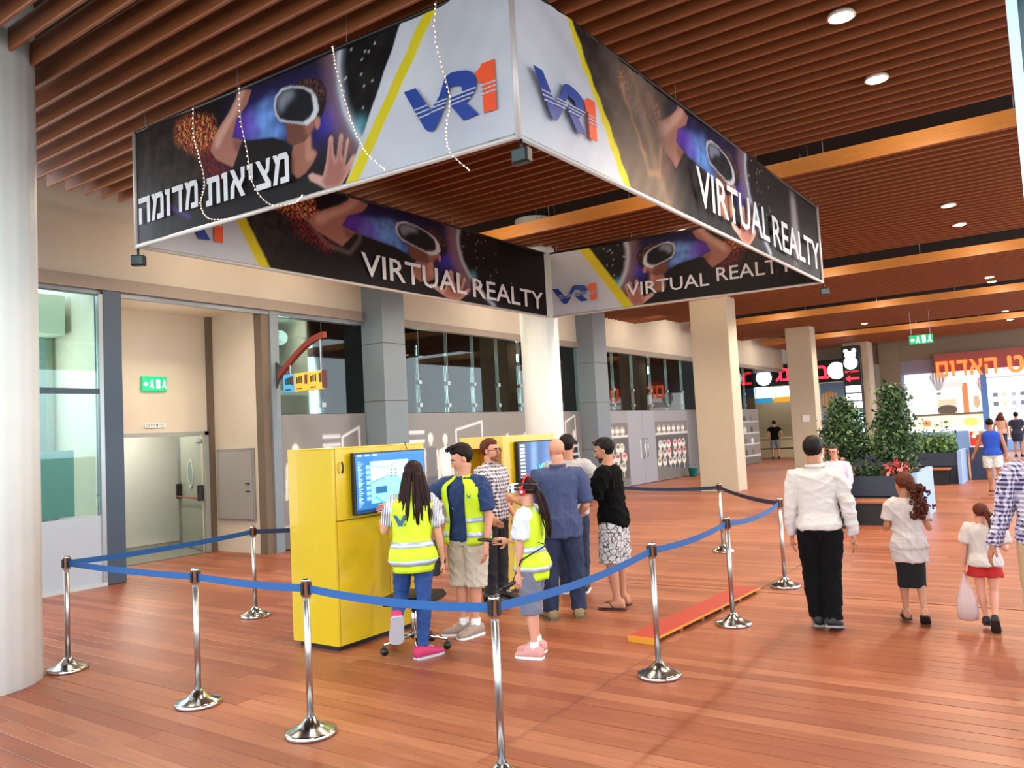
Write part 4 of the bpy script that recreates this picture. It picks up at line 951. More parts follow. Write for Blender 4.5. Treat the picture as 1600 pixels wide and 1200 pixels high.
# ------------------------------------------------------------------ yellow kiosks
M_YEL = mat('kiosk_yellow', 'd2b018', .25, coat=.4, var=.03, scale=2); M_YELD = mat('kiosk_seam', '8a6c08', .6); M_YELO = mat('kiosk_orange_inside', 'd08a10', .4)
def screen(parent, x, y0, y1, z0, z1, painter, tilt=0):
    MB().box(x, y0, z0, x+.05, y1, z1, bev=.006).build('tv_case', M_BLACK, parent)
    P = Print(y1-y0-.03, z1-z0-.03, .006, '1c4f8c'); painter(P)
    P.build('screen', (x+.053, y0+.015, z0+.015), (0, 1, 0), (0, 0, 1), mat('screen_lit', (1, 1, 1), .25, emit=.9, attr='print'), parent)
def scr1(P):
    w, h = P.w, P.h; P.rect(0, 0, w, h, '27659f'); P.rect(0, 0, w, .03, '123660'); P.rect(0, h-.025, w, h, '2a6aa8')
    P.rect(.2*w, .14*h, .74*w, .86*h, '7ff0ee'); P.poly([(.2*w, .5*h), (.45*w, .62*h), (.74*w, .5*h), (.74*w, .86*h), (.2*w, .86*h)], 'b8fcf6')
    P.line([(.2*w, .78*h), (.45*w, .74*h), (.55*w, .8*h), (.62*w, .84*h)], .015, '7ba8b0'); P.line([(.2*w, .5*h), (.38*w, .56*h)], .016, '5a88a0')
    P.rect(.26*w, .3*h, .42*w, .42*h, '2a5a80'); P.line([(.26*w, .25*h), (.36*w, .14*h)], .02, '4a90a8'); P.ell(.66*w, .32*h, .02, .03, '3a6a80')
    for k in range(3):
        for j in range(2): P.rect((.48+j*.06)*w, (.56+k*.06)*h, (.51+j*.06)*w, (.59+k*.06)*h, '205a6a')
    P.line([(.55*w, .5*h), (.7*w, .44*h), (.74*w, .4*h)], .008, '5ab0b8')
    for k in range(24): P.rect(.03*w, (.1+.033*k)*h, (.06+.05*((k*7) % 5)/5)*w, (.113+.033*k)*h, 'a8cce8')
    for k in range(7): P.rect(.14*w, (.2+.09*k)*h, .19*w, (.26+.09*k)*h, '8ac8d8')
    for k in range(9): P.rect((.3+.03*k)*w, .012, (.32+.03*k)*w, .022, 'e0f0f8')
    for k in range(3): P.rect((.03+.1*k)*w, h-.02, (.09+.1*k)*w, h-.01, 'e0f0f8')
def scr2(P):
    w, h = P.w, P.h; P.rect(0, 0, w, h, '143a70'); P.put(P.soft(P.mask([(.3*w, 0), (.35*w, h), (.42*w, h), (.4*w, 0)]), .05), '7aa8e0', .8); P.put(P.soft(P.mask([(.6*w, 0), (.7*w, h), (.8*w, h), (.8*w, 0)]), .08), '5a86c8', .6)
    P.rect(0, 0, .16*w, h, '1c2c40')
    for k in range(13): P.rect(.03*w, (.04+.073*k)*h, .15*w, (.08+.073*k)*h, 'c8d8e4')
    P.ell(.62*w, .42*h, .09, .07, '38c8f0'); P.ell(.62*w, .42*h, .05, .035, '143a70'); P.line([(.42*w, .45*h), (.48*w, .34*h), (.5*w, .5*h)], .016, '38c8f0')
k1 = empty('kiosk', (0, 0, 0), 0, 'front glossy yellow cabinet with a blue screen on its long side', 'kiosk', 'yellow game kiosks')
MB().box(-6.03, 4.955, .05, -5.425, 4.985, 1.80, bev=.003).build('end_panel', M_YEL, k1)
MB().box(-5.45, 4.99, 1.155, -5.42, 6.20, 1.80, bev=.003).build('upper_panel', M_YEL, k1)
MB().box(-5.45, 4.99, .05, -5.42, 5.63, 1.145, bev=.003).build('lower_door', M_YEL, k1)
MB().box(-5.45, 5.636, .05, -5.42, 6.20, 1.145, bev=.003).build('lower_door', M_YEL, k1)
MB().box(-6.02, 4.98, .06, -5.44, 6.19, 1.79).build('carcass', M_YELD, k1)
MB().box(-6.03, 4.955, 1.80, -5.42, 6.20, 1.815, bev=.003).build('top_board', M_YEL, k1)
MB().box(-5.98, 5.0, 0, -5.47, 6.15, .06).build('plinth', M_BLACK, k1)
MB().tube([(-5.40, 5.05, 1.58), (-5.385, 5.045, 1.61), (-5.385, 5.045, 1.65), (-5.40, 5.05, 1.68)], .01, 6).build('lock', M_BLACK, k1)
screen(k1, -5.40, 5.15, 6.13, 1.185, 1.755, scr1)
MB().tube([(-5.38, 5.9, 1.755), (-5.4, 5.9, 1.83), (-5.45, 5.95, 1.83), (-5.5, 6.0, 1.82)], .005, 5).build('screen_cable', M_BLACK, k1)
k2 = empty('kiosk', (0, 0, 0), 0, 'rear yellow cabinet with an open orange front niche, behind the visitors', 'kiosk', 'yellow game kiosks')
MB().box(-6.06, 7.6, .05, -6.03, 8.75, 1.82).box(-5.45, 7.6, .05, -5.42, 8.75, 1.82).build('side_panel', M_YEL, k2)
MB().box(-6.06, 7.6, 1.82, -5.42, 8.75, 1.84).box(-6.03, 7.6, 1.70, -5.45, 7.63, 1.82).build('top_board', M_YEL, k2)
MB().box(-6.03, 7.95, .05, -5.45, 7.98, 1.82).box(-6.03, 7.63, .9, -5.45, 7.95, .93).build('niche_lining', M_YELO, k2)
MB().box(-6.03, 7.6, .05, -5.45, 7.63, .92).build('lower_door', M_YEL, k2); MB().box(-6.0, 7.65, 0, -5.48, 8.7, .05).build('plinth', M_BLACK, k2)
screen(k2, -5.41, 7.82, 8.72, 1.15, 1.76, scr2)
settle(k1, (-5.72, 5.63, 0)); settle(k2, (-5.74, 8.25, 0))

# ------------------------------------------------------------------ barrier posts and belts
M_BELT = mat('belt_blue', '12508c', .6); M_BELTD = mat('belt_navy', '1a2340', .6)
POSTS = [(-7.3, 3.54), (-5.36, 3.52), (-4.12, 3.5), (-2.60, 3.49), (-2.62, 5.53), (-2.64, 7.21), (-2.69, 9.05), (-4.19, 11.24), (-7.47, 5.63), (-5.95, 11.37)]
PL = ['steel barrier post beside the thick pale round column', 'steel barrier post second from the left in the front row', 'steel barrier post third from the left in the front row', 'steel barrier post nearest the viewer at the front corner',
      'steel barrier post beside the near end of the red plank', 'steel barrier post right beside the middle of the red plank', 'steel barrier post left of the man in the white shirt', 'far steel barrier post holding two dark belts',
      'steel barrier post in front of the steel door recess', 'far steel barrier post half hidden by the man in black']
proto = None
for (x, y), lb in zip(POSTS, PL):
    if proto is None:
        proto = empty('barrier_post', (x, y, 0), 0, lb, 'barrier post', 'steel belt barrier posts')
        MB().lathe([(.163, 0), (.166, .012), (.163, .028), (.15, .034), (.10, .05), (.055, .08), (.034, .105), (.03, .11)], n=40).build('base', M_CHROME, proto, True)
        MB().lathe([(.0215, .1), (.0215, .87)], n=24).build('pole', M_BRUSH, proto, True)
        hd = MB().lathe([(.0215, .865), (.029, .87), (.029, .965), (.031, .967), (.031, .98), (.027, .985)], n=24).build('head', M_CHROME, proto, True)
        b = MB()
        for k in range(4):
            a = k*math.pi/2; c, s_ = math.cos(a), math.sin(a); p = np.array([c, s_])*.030; t = np.array([-s_, c])*.011
            b.rings([[(*(p-t-np.array([c, s_])*.006), z), (*(p+t-np.array([c, s_])*.006), z), (*(p+t+np.array([c, s_])*.008), z), (*(p-t+np.array([c, s_])*.008), z)] for z in (.885, .96)])
        b.build('belt_cassette', M_BLACK, proto)
    else:
        c = copy_tree(proto); c.location = (x, y, 0); c['label'] = lb
def belt(i, j, lb, m=M_BELT, sag=.02, dz=0, dz2=0):
    p = np.array(POSTS[i]) if isinstance(i, int) else np.array(i); q = np.array(POSTS[j]) if isinstance(j, int) else np.array(j); d = (q-p)/np.linalg.norm(q-p); n = np.array([-d[1], d[0]])*.0015
    p = p+d*.037; q = q-d*.037; b = MB(); R = []
    for t in np.linspace(0, 1, 17):
        x, y = p+(q-p)*t; z = .923-sag*4*t*(1-t)+dz*(1-t)+dz2*t
        R.append([(x-n[0], y-n[1], z-.025), (x+n[0], y+n[1], z-.025), (x+n[0], y+n[1], z+.025), (x-n[0], y-n[1], z+.025)])
    o = b.rings(R).build('barrier_belt', m); tag(o, lb, 'barrier belt', 'barrier belts')
belt(0, 1, 'blue belt in the front row, leftmost span from the round column', sag=.012); belt(1, 2, 'blue belt in the front row, middle span', sag=.012); belt(2, 3, 'blue belt in the front row crossing before the girl and boy', sag=.03)
belt(3, 4, 'blue belt running from the nearest post back past the girl with headphones', sag=.04); belt(4, 5, 'blue belt over the red plank, between two right hand posts', sag=.03); belt(5, 6, 'blue belt at the right, ending left of the white-shirted man', sag=.05)
belt(6, 7, 'dark belt from the post by the white-shirted man to the far post', M_BELTD, .03); belt(7, 9, 'dark belt behind the man in black', M_BELTD, .03); belt(0, 8, 'blue belt from the leftmost post back toward the steel door', sag=.02); belt(8, (-6.75, 6.6), 'dark belt passing behind the front yellow kiosk', M_BELTD, .02)
tag(MB().box(-6.78, 6.58, 0, -6.72, 6.64, .98, bev=.01).build('barrier_stub', M_CHROME), 'barrier post hidden behind the front yellow kiosk', 'barrier post')
# red plank lying on the deck
rp_ = empty('red_plank', (-3.06, 7.5, 0), math.radians(-3.5), 'long red board with yellow edges lying on the deck', 'board')
MB().box(-.13, -1.2, .03, .13, 1.2, .055, bev=.004).build('board', mat('plank_red', 'a83420', .5), rp_)
MB().box(-.13, -1.21, .0, .13, -1.2, .055).box(.13, -1.2, .035, .136, 1.2, .052).build('yellow_edge', mat('edge_yellow', 'd08a1c', .5), rp_)
for k in range(6): MB().box(-.1, -1.15+k*.45, 0, .12, -1.1+k*.45, .03).build('foot', M_SEAT, rp_)
# swivel chair
ch = empty('swivel_chair', (-4.86, 5.33, 0), .3, 'black swivel chair with chrome five-star base, under the kneeling girl', 'chair')
for k in range(5):
    a = k*2*math.pi/5+.2; c, s_ = math.cos(a), math.sin(a)
    MB().tube([(0, 0, .14), (.12*c, .12*s_, .12), (.29*c, .29*s_, .085)], [.022, .018, .013], 8).build('star_arm', M_CHROME, ch, True)
    cs_ = MB().tube([(.29*c-.022*s_, .29*s_+.022*c, .032), (.29*c+.022*s_, .29*s_-.022*c, .032)], .031, 14); cs_.tube([(.29*c, .29*s_, .04), (.29*c, .29*s_, .09)], .009, 6); cs_.build('caster', M_BLACK, ch, True)
MB().tube([(0, 0, .1), (0, 0, .42)], [.03, .022], 12).build('gas_column', M_CHROME, ch, True)
b = MB(); b.box(-.23, -.22, .41, .23, .24, .49, bev=.03); b.build('seat', M_BLACK, ch)
b = MB(); R = []
for t in np.linspace(0, 1, 7):
    w_ = .2*(1-.25*abs(2*t-1)**2); R.append([(-w_, .22+.03*t, .6+.32*t), (w_, .22+.03*t, .6+.32*t), (w_, .26+.03*t, .6+.32*t), (-w_, .26+.03*t, .6+.32*t)])
b.rings(R); b.tube([(0, .2, .44), (0, .28, .5), (0, .27, .65)], .02, 8); b.build('backrest', M_BLACK, ch)
# ------------------------------------------------------------------ people
M_SKIN = {k: mat('skin_'+k, c, .55, var=.06, scale=6) for k, c in dict(fair='d29a7c', tan='b5795a', olive='a86e50', pink='cf8f74').items()}
HAIRM = {k: mat('hair_'+k, c, .6, spec=.2, var=.45, scale=14, stretch=(6, 6, 1)) for k, c in dict(black='0a0706', brown='2a1009', dark='150a07', auburn='5c2812', grey='3c342e').items()}
DENIM = mat('denim_dark', '1c2a48', .8, var=.3, scale=5); DENIMB = mat('denim_blue', '1f4480', .8, var=.15, scale=4)
def check_mat(name, c1, c2, f):
    m = bpy.data.materials.new(name); m.use_nodes = True; t = m.node_tree; n = t.nodes; b = n['Principled BSDF']; L = t.links.new
    b.inputs['Roughness'].default_value = .8; tcx = n.new('ShaderNodeTexCoord'); sp = n.new('ShaderNodeSeparateXYZ'); L(tcx.outputs['Object'], sp.inputs[0]); out = []
    ax = n.new('ShaderNodeMath'); ax.operation = 'ADD'; L(sp.outputs[0], ax.inputs[0]); L(sp.outputs[1], ax.inputs[1])
    for src in (ax.outputs[0], sp.outputs[2]):
        a = n.new('ShaderNodeMath'); a.operation = 'MULTIPLY'; a.inputs[1].default_value = f; L(src, a.inputs[0])
        c = n.new('ShaderNodeMath'); c.operation = 'FRACT'; L(a.outputs[0], c.inputs[0])
        d = n.new('ShaderNodeMath'); d.operation = 'GREATER_THAN'; d.inputs[1].default_value = .52; L(c.outputs[0], d.inputs[0]); out.append(d.outputs[0])
    s = n.new('ShaderNodeMath'); s.operation = 'ADD'; L(out[0], s.inputs[0]); L(out[1], s.inputs[1])
    h = n.new('ShaderNodeMath'); h.operation = 'MULTIPLY'; h.inputs[1].default_value = .5; L(s.outputs[0], h.inputs[0])
    mx = n.new('ShaderNodeMix'); mx.data_type = 'RGBA'; mx.inputs[6].default_value = (*srgb(c1), 1); mx.inputs[7].default_value = (*srgb(c2), 1); L(h.outputs[0], mx.inputs[0]); L(mx.outputs[2], b.inputs['Base Color'])
    return m
def ink_mat(name, c1, c2, sc):
    m = bpy.data.materials.new(name); m.use_nodes = True; t = m.node_tree; n = t.nodes; b = n['Principled BSDF']; L = t.links.new
    b.inputs['Roughness'].default_value = .8; tcx = n.new('ShaderNodeTexCoord'); v = n.new('ShaderNodeTexVoronoi'); v.feature = 'DISTANCE_TO_EDGE'; v.inputs['Scale'].default_value = sc
    L(tcx.outputs['Object'], v.inputs['Vector']); r = n.new('ShaderNodeValToRGB'); r.color_ramp.elements[0].position = .03; r.color_ramp.elements[0].color = (*srgb(c2), 1); r.color_ramp.elements[1].position = .07; r.color_ramp.elements[1].color = (*srgb(c1), 1)
    L(v.outputs['Distance'], r.inputs[0]); L(r.outputs[0], b.inputs['Base Color']); return m
def stripe_mat(name, c1, c2, f):
    m = bpy.data.materials.new(name); m.use_nodes = True; t = m.node_tree; n = t.nodes; b = n['Principled BSDF']; L = t.links.new
    tcx = n.new('ShaderNodeTexCoord'); w_ = n.new('ShaderNodeTexWave'); w_.inputs['Scale'].default_value = f; L(tcx.outputs['Object'], w_.inputs['Vector'])
    r = n.new('ShaderNodeValToRGB'); r.color_ramp.elements[0].position = .3; r.color_ramp.elements[0].color = (*srgb(c2), 1); r.color_ramp.elements[1].position = .4; r.color_ramp.elements[1].color = (*srgb(c1), 1)
    L(w_.outputs[0], r.inputs[0]); L(r.outputs[0], b.inputs['Base Color']); return m
def cloth(n, c, v=.08): return mat('cloth_'+n, c, .85, var=v, scale=4)
M_VEST = mat('vest_yellow', 'c8e418', .6, var=.06, scale=3, emit=0); M_BAND = mat('reflective_band', 'b9c6d6', .3, .3)

def nrm(v): v = np.array(v, float); return v/(np.linalg.norm(v)+1e-9)
def rotm(axis, a):
    x, y, z = nrm(axis); c, s = math.cos(a), math.sin(a); C = 1-c
    return np.array([[c+x*x*C, x*y*C-z*s, x*z*C+y*s], [y*x*C+z*s, c+y*y*C, y*z*C-x*s], [z*x*C-y*s, z*y*C+x*s, c+z*z*C]])
def remesh(mbx, name, vox, parent, m, fold=0., seed=0, smooth=2, extra=None, zmax=None):
    me = bpy.data.meshes.new(name); me.from_pydata(mbx.v, [], mbx.f)
    o = bpy.data.objects.new('tmp', me); COL.objects.link(o)
    r = o.modifiers.new('r', 'REMESH'); r.mode = 'VOXEL'; r.voxel_size = vox
    if smooth: s = o.modifiers.new('s', 'SMOOTH'); s.factor = .6; s.iterations = smooth
    dg = bpy.context.evaluated_depsgraph_get(); m2 = bpy.data.meshes.new_from_object(o.evaluated_get(dg)); bpy.data.objects.remove(o); bpy.data.meshes.remove(me)
    if fold:
        N = len(m2.vertices); co = np.empty(N*3, np.float32); m2.vertices.foreach_get('co', co); co = co.reshape(-1, 3)
        nn = np.empty(N*3, np.float32); m2.vertices.foreach_get('normal', nn); nn = nn.reshape(-1, 3); rs = np.random.RandomState(seed); d = np.zeros(N)
        for _ in range(7):
            k = rs.normal(size=3)*np.array([24, 24, 15]); q = np.sin(co@k+rs.rand()*6+1.8*np.sin(co@(rs.normal(size=3)*9))); d += (1-np.abs(q))**2*(.3+.7*np.clip(np.sin(co@(rs.normal(size=3)*6)+rs.rand()*6)+.4, 0, 1))
        if zmax is not None: d = d*np.clip((zmax-co[:, 2])/.05, 0, 1)
        co = co+nn*(d*fold/3)[:, None]; m2.vertices.foreach_set('co', co.reshape(-1).astype(np.float32))
    m2.name = name
    if extra is not None:      # fingers, face details joined to the same mesh
        V = [tuple(v.co) for v in m2.vertices]; F = [tuple(p.vertices) for p in m2.polygons]; b = len(V)
        V += extra.v; F += [tuple(i+b for i in f) for f in extra.f]; bpy.data.meshes.remove(m2); m2 = bpy.data.meshes.new(name); m2.from_pydata(V, [], F)
    return new_obj(name, m2, parent, m, True)
def ring(c, ax, ay, rx, ry, n=24, p=2.3):
    out = []
    for i in range(n):
        t = 2*math.pi*i/n; a, b = math.cos(t), math.sin(t)
        out.append(c+ax*rx*math.copysign(abs(a)**(2/p), a)+ay*ry*math.copysign(abs(b)**(2/p), b))
    return out
def hand(b, w, d, n, s, curl=.5, side=1):
    """palm + five fingers. w wrist, d finger direction, n palm normal, s hand length; side = +1 thumb toward d x n"""
    d = nrm(d); n = nrm(n-d*(n@d)); t = np.cross(d, n)*side; pl = s*.5
    b.rings([ring(w+d*pl*k, t, n, s*r1, s*r2, 12) for k, r1, r2 in ((-.15, .13, .11), (.1, .17, .11), (.5, .22, .10), (.9, .235, .09), (1.05, .2, .07))])
    for i, (off, ln) in enumerate(((.165, .40), (.055, .46), (-.055, .43), (-.16, .33))):
        p = w+d*pl*.95+t*s*off; q = [p]; a = curl*.35; L = s*ln/3
        dd = d
        for j in range(3):
            dd = nrm(dd*math.cos(a)+n*math.sin(a)) if j == 0 else nrm((rotm(np.cross(d, n), curl*.45) @ dd)); q.append(q[-1]+dd*L)
        b.tube(q, [s*.052, s*.048, s*.043, s*.034], 7)
    p = w+d*pl*.25+t*s*.17; q = [p, p+nrm(d*.5+t*.75+n*.25)*s*.2, p+nrm(d*.5+t*.75+n*.25)*s*.2+nrm(d*.85+t*.25+n*.4)*s*.18]
    b.tube(q, [s*.07, s*.058, s*.042], 7)

def person(label, px, ang, H, P=None, top=None, bottom=None, hair=None, shoes=None, skin='fair', build=1., vest=None, kid=False, female=False, name='person', vox=.009, face=True, off=(0, 0), group=None):
    """px: floor pixel of the feet centre in the photograph -> world; ang: 0 faces viewer, 90 faces picture-left, 180 away"""
    P = P or {}; g = onz(px[0], px[1], 0) if px[0] > 100 else np.array([px[0], px[1], 0.])
    head_az = math.atan2(-g[1], -g[0])-math.radians(ang)
    root = empty(name, (g[0], g[1], 0), head_az-math.pi/2, label, 'person', group)
    h = H; X = np.array([1., 0, 0]); Y = np.array([0, 1., 0]); Z = np.array([0, 0, 1.])
    bw = build*(1.06 if kid else 1.)
    sw = (.100 if female else .108)*h*(.95 if kid else 1.)*min(1.1, bw); hw = .052*h
    lean = P.get('lean', (0., 0.)); tw = math.radians(P.get('twist', 0)); hip0 = np.array([0, 0, .52*h])
    def T(p, full=True):
        p = np.array(p, float); k = np.clip((p[2]/h-.52)/.2, 0, 1)
        R = rotm(Z, tw*k) @ rotm(X, -lean[0]*k) @ rotm(Y, lean[1]*k)
        return hip0+R @ (p-hip0)
    Rt_ = rotm(Z, tw) @ rotm(X, -lean[0]) @ rotm(Y, lean[1])
    body = MB(); fine = MB()
    tz = [(.47, .068, .058, 0), (.50, .088, .064, -.004), (.54, .092, .064, -.006), (.60, .080, .054, 0), (.66, .084, .056, .002), (.72, .096, .060, .004), (.77, .104, .060, .002), (.80, .090, .052, 0), (.818, .068, .042, 0), (.832, .046, .036, 0), (.85, .034, .033, 0)]
    if female: tz[3] = (.60, .072, .050, 0); tz[1] = (.50, .095, .068, -.006)
    def torso(b, off, z0=0, z1=1, sc=1., hem=0., n=28):
        R = []
        zs = [t[0] for t in tz]
        for z in [z0]*(z0 > zs[0])+[q for q in zs if z0 < q < z1]+[z1]*(z1 < zs[-1]):
            rx, ry, yo = (np.interp(z, zs, [t[k] for t in tz]) for k in (1, 2, 3)); fade = np.clip((.85-z)/.04, .35, 1)
            e = off*fade+hem*np.clip((.70-z)/.2, 0, 1)
            c = T((0, yo*h, z*h)); R.append(ring(c, Rt_ @ X if z > .6 else X, Rt_ @ Y if z > .6 else Y, rx*h*bw*sc+e, (ry*h*bw+e*1.0)*sc))
        b.rings(R)
    torso(body, -.010 if top else 0.)
    # limbs -----------------------------------------------------------
    J = {}
    for sd, s in (('l', -1), ('r', 1)):
        S = T((s*sw, 0, .788*h)); ua, fa = P.get('arm_'+sd, ((s*.12, -.03, -1), (s*.02, .18, -1)))
        E = S+nrm(ua)*.172*h; W_ = E+nrm(fa)*.148*h; J['S'+sd], J['E'+sd], J['W'+sd] = S, E, W_
        k = bw
        body.tube([T((s*sw*.55, 0, .80*h)), S+np.array([s*.004*h, 0, 0]), S+(E-S)*.3, E-(E-S)*.1, E, E+(W_-E)*.25, W_-(W_-E)*.15, W_], [.028*h*k, .030*h*k, .029*h*k, .023*h*k, .0225*h*k, .0225*h*k, .0155*h*k, .0145*h*k], 12)
        hd, hn, cu = P.get('hand_'+sd, (W_-E, (-s, .15, 0), .55)); hand(fine, W_, np.array(hd, float), np.array(hn, float), .105*h*(.92 if kid else 1), cu, -1 if sd == 'r' else 1)
        hp = np.array([s*hw, 0, .50*h]); th, sh = P.get('leg_'+sd, ((s*.03, .0, -1), (0, -.02, -1)))
        K = hp+nrm(th)*.225*h; A = K+nrm(sh)*.232*h; J['H'+sd], J['K'+sd], J['A'+sd] = hp, K, A
        lk = .86 if bottom and bottom[0] == 'legs' and bottom[2] > .9 else .95
        body.tube([hp+Z*.03*h, hp-Z*.005, hp+(K-hp)*.45, K-(K-hp)*.08, K, K+(A-K)*.3, K+(A-K)*.75, A], [.045*h*k, .05*h*k*lk, .045*h*k*lk, .033*h*k*lk, .032*h*k*lk, .0335*h*k*lk, .022*h*k*lk, .021*h*k], 14)
        fd = P.get('foot_'+sd, 0.); fy, fp = fd if isinstance(fd, tuple) else (fd, 0.)
        F = rotm(Z, math.radians(-fy)) @ rotm(X, -math.radians(fp)); f = F @ Y; up = F @ Z; rt = F @ X; J['F'+sd] = (f, up, rt)
        fl_ = .15*h; J['fl'] = fl_
        rr = [(-.28, .020, .024, .0), (-.2, .024, .030, 0), (0, .025, .028, 0), (.3, .028, .019, 0), (.55, .029, .012, 0), (.68, .022, .008, 0)]
        body.rings([ring(A+f*fl_*a-up*(.038*h-c_*h*.9), rt, up, b_*h, c_*h, 14) for a, b_, c_, _ in rr])
    zmin = min(J['Al'][2], J['Ar'][2])
    # head ------------------------------------------------------------
    hh = (.141 if not kid else .165)*h; hy, hpch, hr = (math.radians(a) for a in P.get('head', (0, 0, 0)))
    nb = T((0, 0, .835*h)); RH = Rt_ @ rotm(Z, -hy) @ rotm(X, -hpch) @ rotm(Y, hr)
    hc = nb+(Rt_ @ np.array([0, .012*h, (.165-.0705)*h if not kid else (.165-.0785)*h])); Q = lambda p: hc+RH @ (np.array(p)*hh)
    def he(b, c, r, n=16, m=12): b.ell(Q(c), np.array(r)*hh, n, m, RH)
    he(body, (0, -.06, .14), (.315, .395, .355)); he(body, (0, .10, -.08), (.265, .28, .33)); he(body, (0, .13, -.30), (.19, .21, .17)); he(body, (0, .27, -.40), (.10, .08, .085)); he(body, (0, .26, .12), (.23, .12, .1))
    body.tube([T((0, -.004*h, .80*h)), nb, Q((0, -.08, -.2))], [.040*h*bw**.5, .034*h, .033*h], 14)
    he(fine, (0, .395, -.04), (.045, .05, .14)); he(fine, (0, .425, -.12), (.062, .065, .05))
    for s in (-1, 1): he(fine, (s*.315, -.03, -.03), (.035, .075, .12), 10, 8)
    lipb = MB()
    o = remesh(body, 'body', vox*(h/1.7), root, M_SKIN[skin], smooth=3, extra=fine)
    if face:
        e_ = MB(); ir = MB(); br = MB(); lp = MB()
        for s in (-1, 1):
            e_.ell(Q((s*.125, .335, .0)), np.array((.045, .03, .024))*hh, 8, 6, RH); ir.ell(Q((s*.125, .355, .0)), np.array((.024, .014, .024))*hh, 8, 6, RH)
            br.tube([Q((s*.06, .375, .085)), Q((s*.13, .372, .105)), Q((s*.20, .32, .08))], hh*.02, 6)
        lp.ell(Q((0, .372, -.235)), np.array((.09, .028, .028))*hh, 10, 6, RH)
        e_.build('eye_whites', mat('eye_white', 'e8e4de', .3), root, True); ir.build('irises', mat('iris', '241810', .2), root, True); br.build('eyebrows', HAIRM['dark'], root, True); lp.build('lips', mat('lips', 'a85a50', .5), root, True)
    # hair ------------------------------------------------------------
    if hair:
        kind, hm = hair; M = HAIRM[hm]; rs = np.random.RandomState(int(h*1000)+7)
        def cap(lo_f, lo_s, lo_b, thick=.07, vol=0.):
            n, m = 40, 22; V = []
            for i in range(m+1):
                a = math.pi*i/m
                for j in range(n):
                    t = 2*math.pi*j/n; d = np.array([math.sin(a)*math.cos(t), math.sin(a)*math.sin(t), math.cos(a)])
                    z = .14+.355*d[2]; y = d[1]
                    lim = lo_f if y > .45 else (lo_s+(lo_f-lo_s)*max(0, (y-.1)/.35) if y > -.1 else lo_b)
                    k = np.clip((z-lim)/.07, 0, 1); tk = thick+vol*max(0, d[2])+.012*math.sin(9*t+5*a)+.01*rs.rand()
                    f_ = .93+(.07+tk*2.2)*k
                    V.append(Q((d[0]*.315*f_, -.06+d[1]*.395*f_, .14+d[2]*.355*f_)))
            b = MB(); F = [(i*n+j, (i+1)*n+j, (i+1)*n+(j+1) % n, i*n+(j+1) % n) for i in range(m) for j in range(n)]; b.add(V, F); return b
        if kind == 'short': b = cap(.27, .0, -.33, .06, .03)
        elif kind == 'quiff':
            b = cap(.27, .02, -.3, .06, .06)
            for _ in range(34):
                x = rs.uniform(-.22, .24); y0 = rs.uniform(-.1, .25); b.tube([Q((x, y0, .46)), Q((x*1.05, y0+.14, .53+rs.uniform(0, .04))), Q((x*.95, y0+.22, .44+rs.uniform(-.05, .04)))], [hh*.05, hh*.045, hh*.012], 6)
        elif kind == 'buzz': b = cap(.24, .02, -.18, .022)
        elif kind == 'fringe': b = cap(.9, .9, .9, .01)
        elif kind in ('long', 'pony', 'curly'):
            b = cap(.25, -.05, -.28 if kind == 'long' else -.12, .06 if kind != 'curly' else .075)
        if kind == 'long':
            L = P.get('hairlen', .27)*h
            for i in range(95):
                t = math.radians(rs.uniform(150, 390)) if i < 80 else math.radians(rs.uniform(-40, 220)); t = math.radians(rs.uniform(170, 370)); r0 = rs.uniform(.75, 1.05); x, y = math.cos(t)*.34*r0, -.06+math.sin(t)*.42*r0; pts = []; ph = rs.rand()*6; am = rs.uniform(.2, 1)
                ln = L*rs.uniform(.72, 1.05)
                for k in range(11):
                    u_ = k/10; p = Q((x, y, .1-.1*u_))-Z*ln*u_; cc = np.array([0, 0, 0.]); sp = 1+.25*u_
                    p = p+Rt_ @ np.array([x*.55*u_*hh*2+.012*am*math.sin(ph+u_*9)*u_, -.05*h*np.clip(u_*1.6, 0, 1)*.55+.01*am*math.cos(ph+u_*8)*u_-.012*h, 0]); pts.append(p)
                b.tube(pts, [hh*.055*(1-.75*(k/10)**3) for k in range(11)], 6)
        if kind == 'pony':
            L = P.get('hairlen', .15)*h; d0 = P.get('ponydir', (0, -1, 0))
            for i in range(42):
                a = rs.normal(size=3)*.045; pts = []; ph = rs.rand()*6
                for k in range(9):
                    u_ = k/8; p = Q((a[0], -.42+a[1]*.4, .12+a[2]))+(RH @ nrm(d0))*L*.35*math.sin(u_*1.5)-Z*L*u_**1.35*.95; p = p+np.array([math.sin(ph+u_*7), math.cos(ph+u_*6), 0])*.008*u_+a*hh*1.2*math.sin(u_*3); pts.append(p)
                b.tube(pts, [hh*.05*(1-.8*(k/8)**2) for k in range(9)], 6)
        if kind == 'curly':
            for i in range(190):
                c = Q((rs.normal()*.17+P.get('hx', .0), -.52+rs.normal()*.12, .06-rs.rand()*1.35)); r = hh*rs.uniform(.06, .1); pts = []; n_ = nrm(rs.normal(size=3)); a1 = nrm(np.cross(n_, Z)); a2 = np.cross(n_, a1)
                for k in range(12): t = k*.75; pts.append(c+(a1*math.cos(t)+a2*math.sin(t))*r-Z*k*r*.16)
                b.tube(pts, hh*.034, 5)
        b.build('hair', M, root, True)
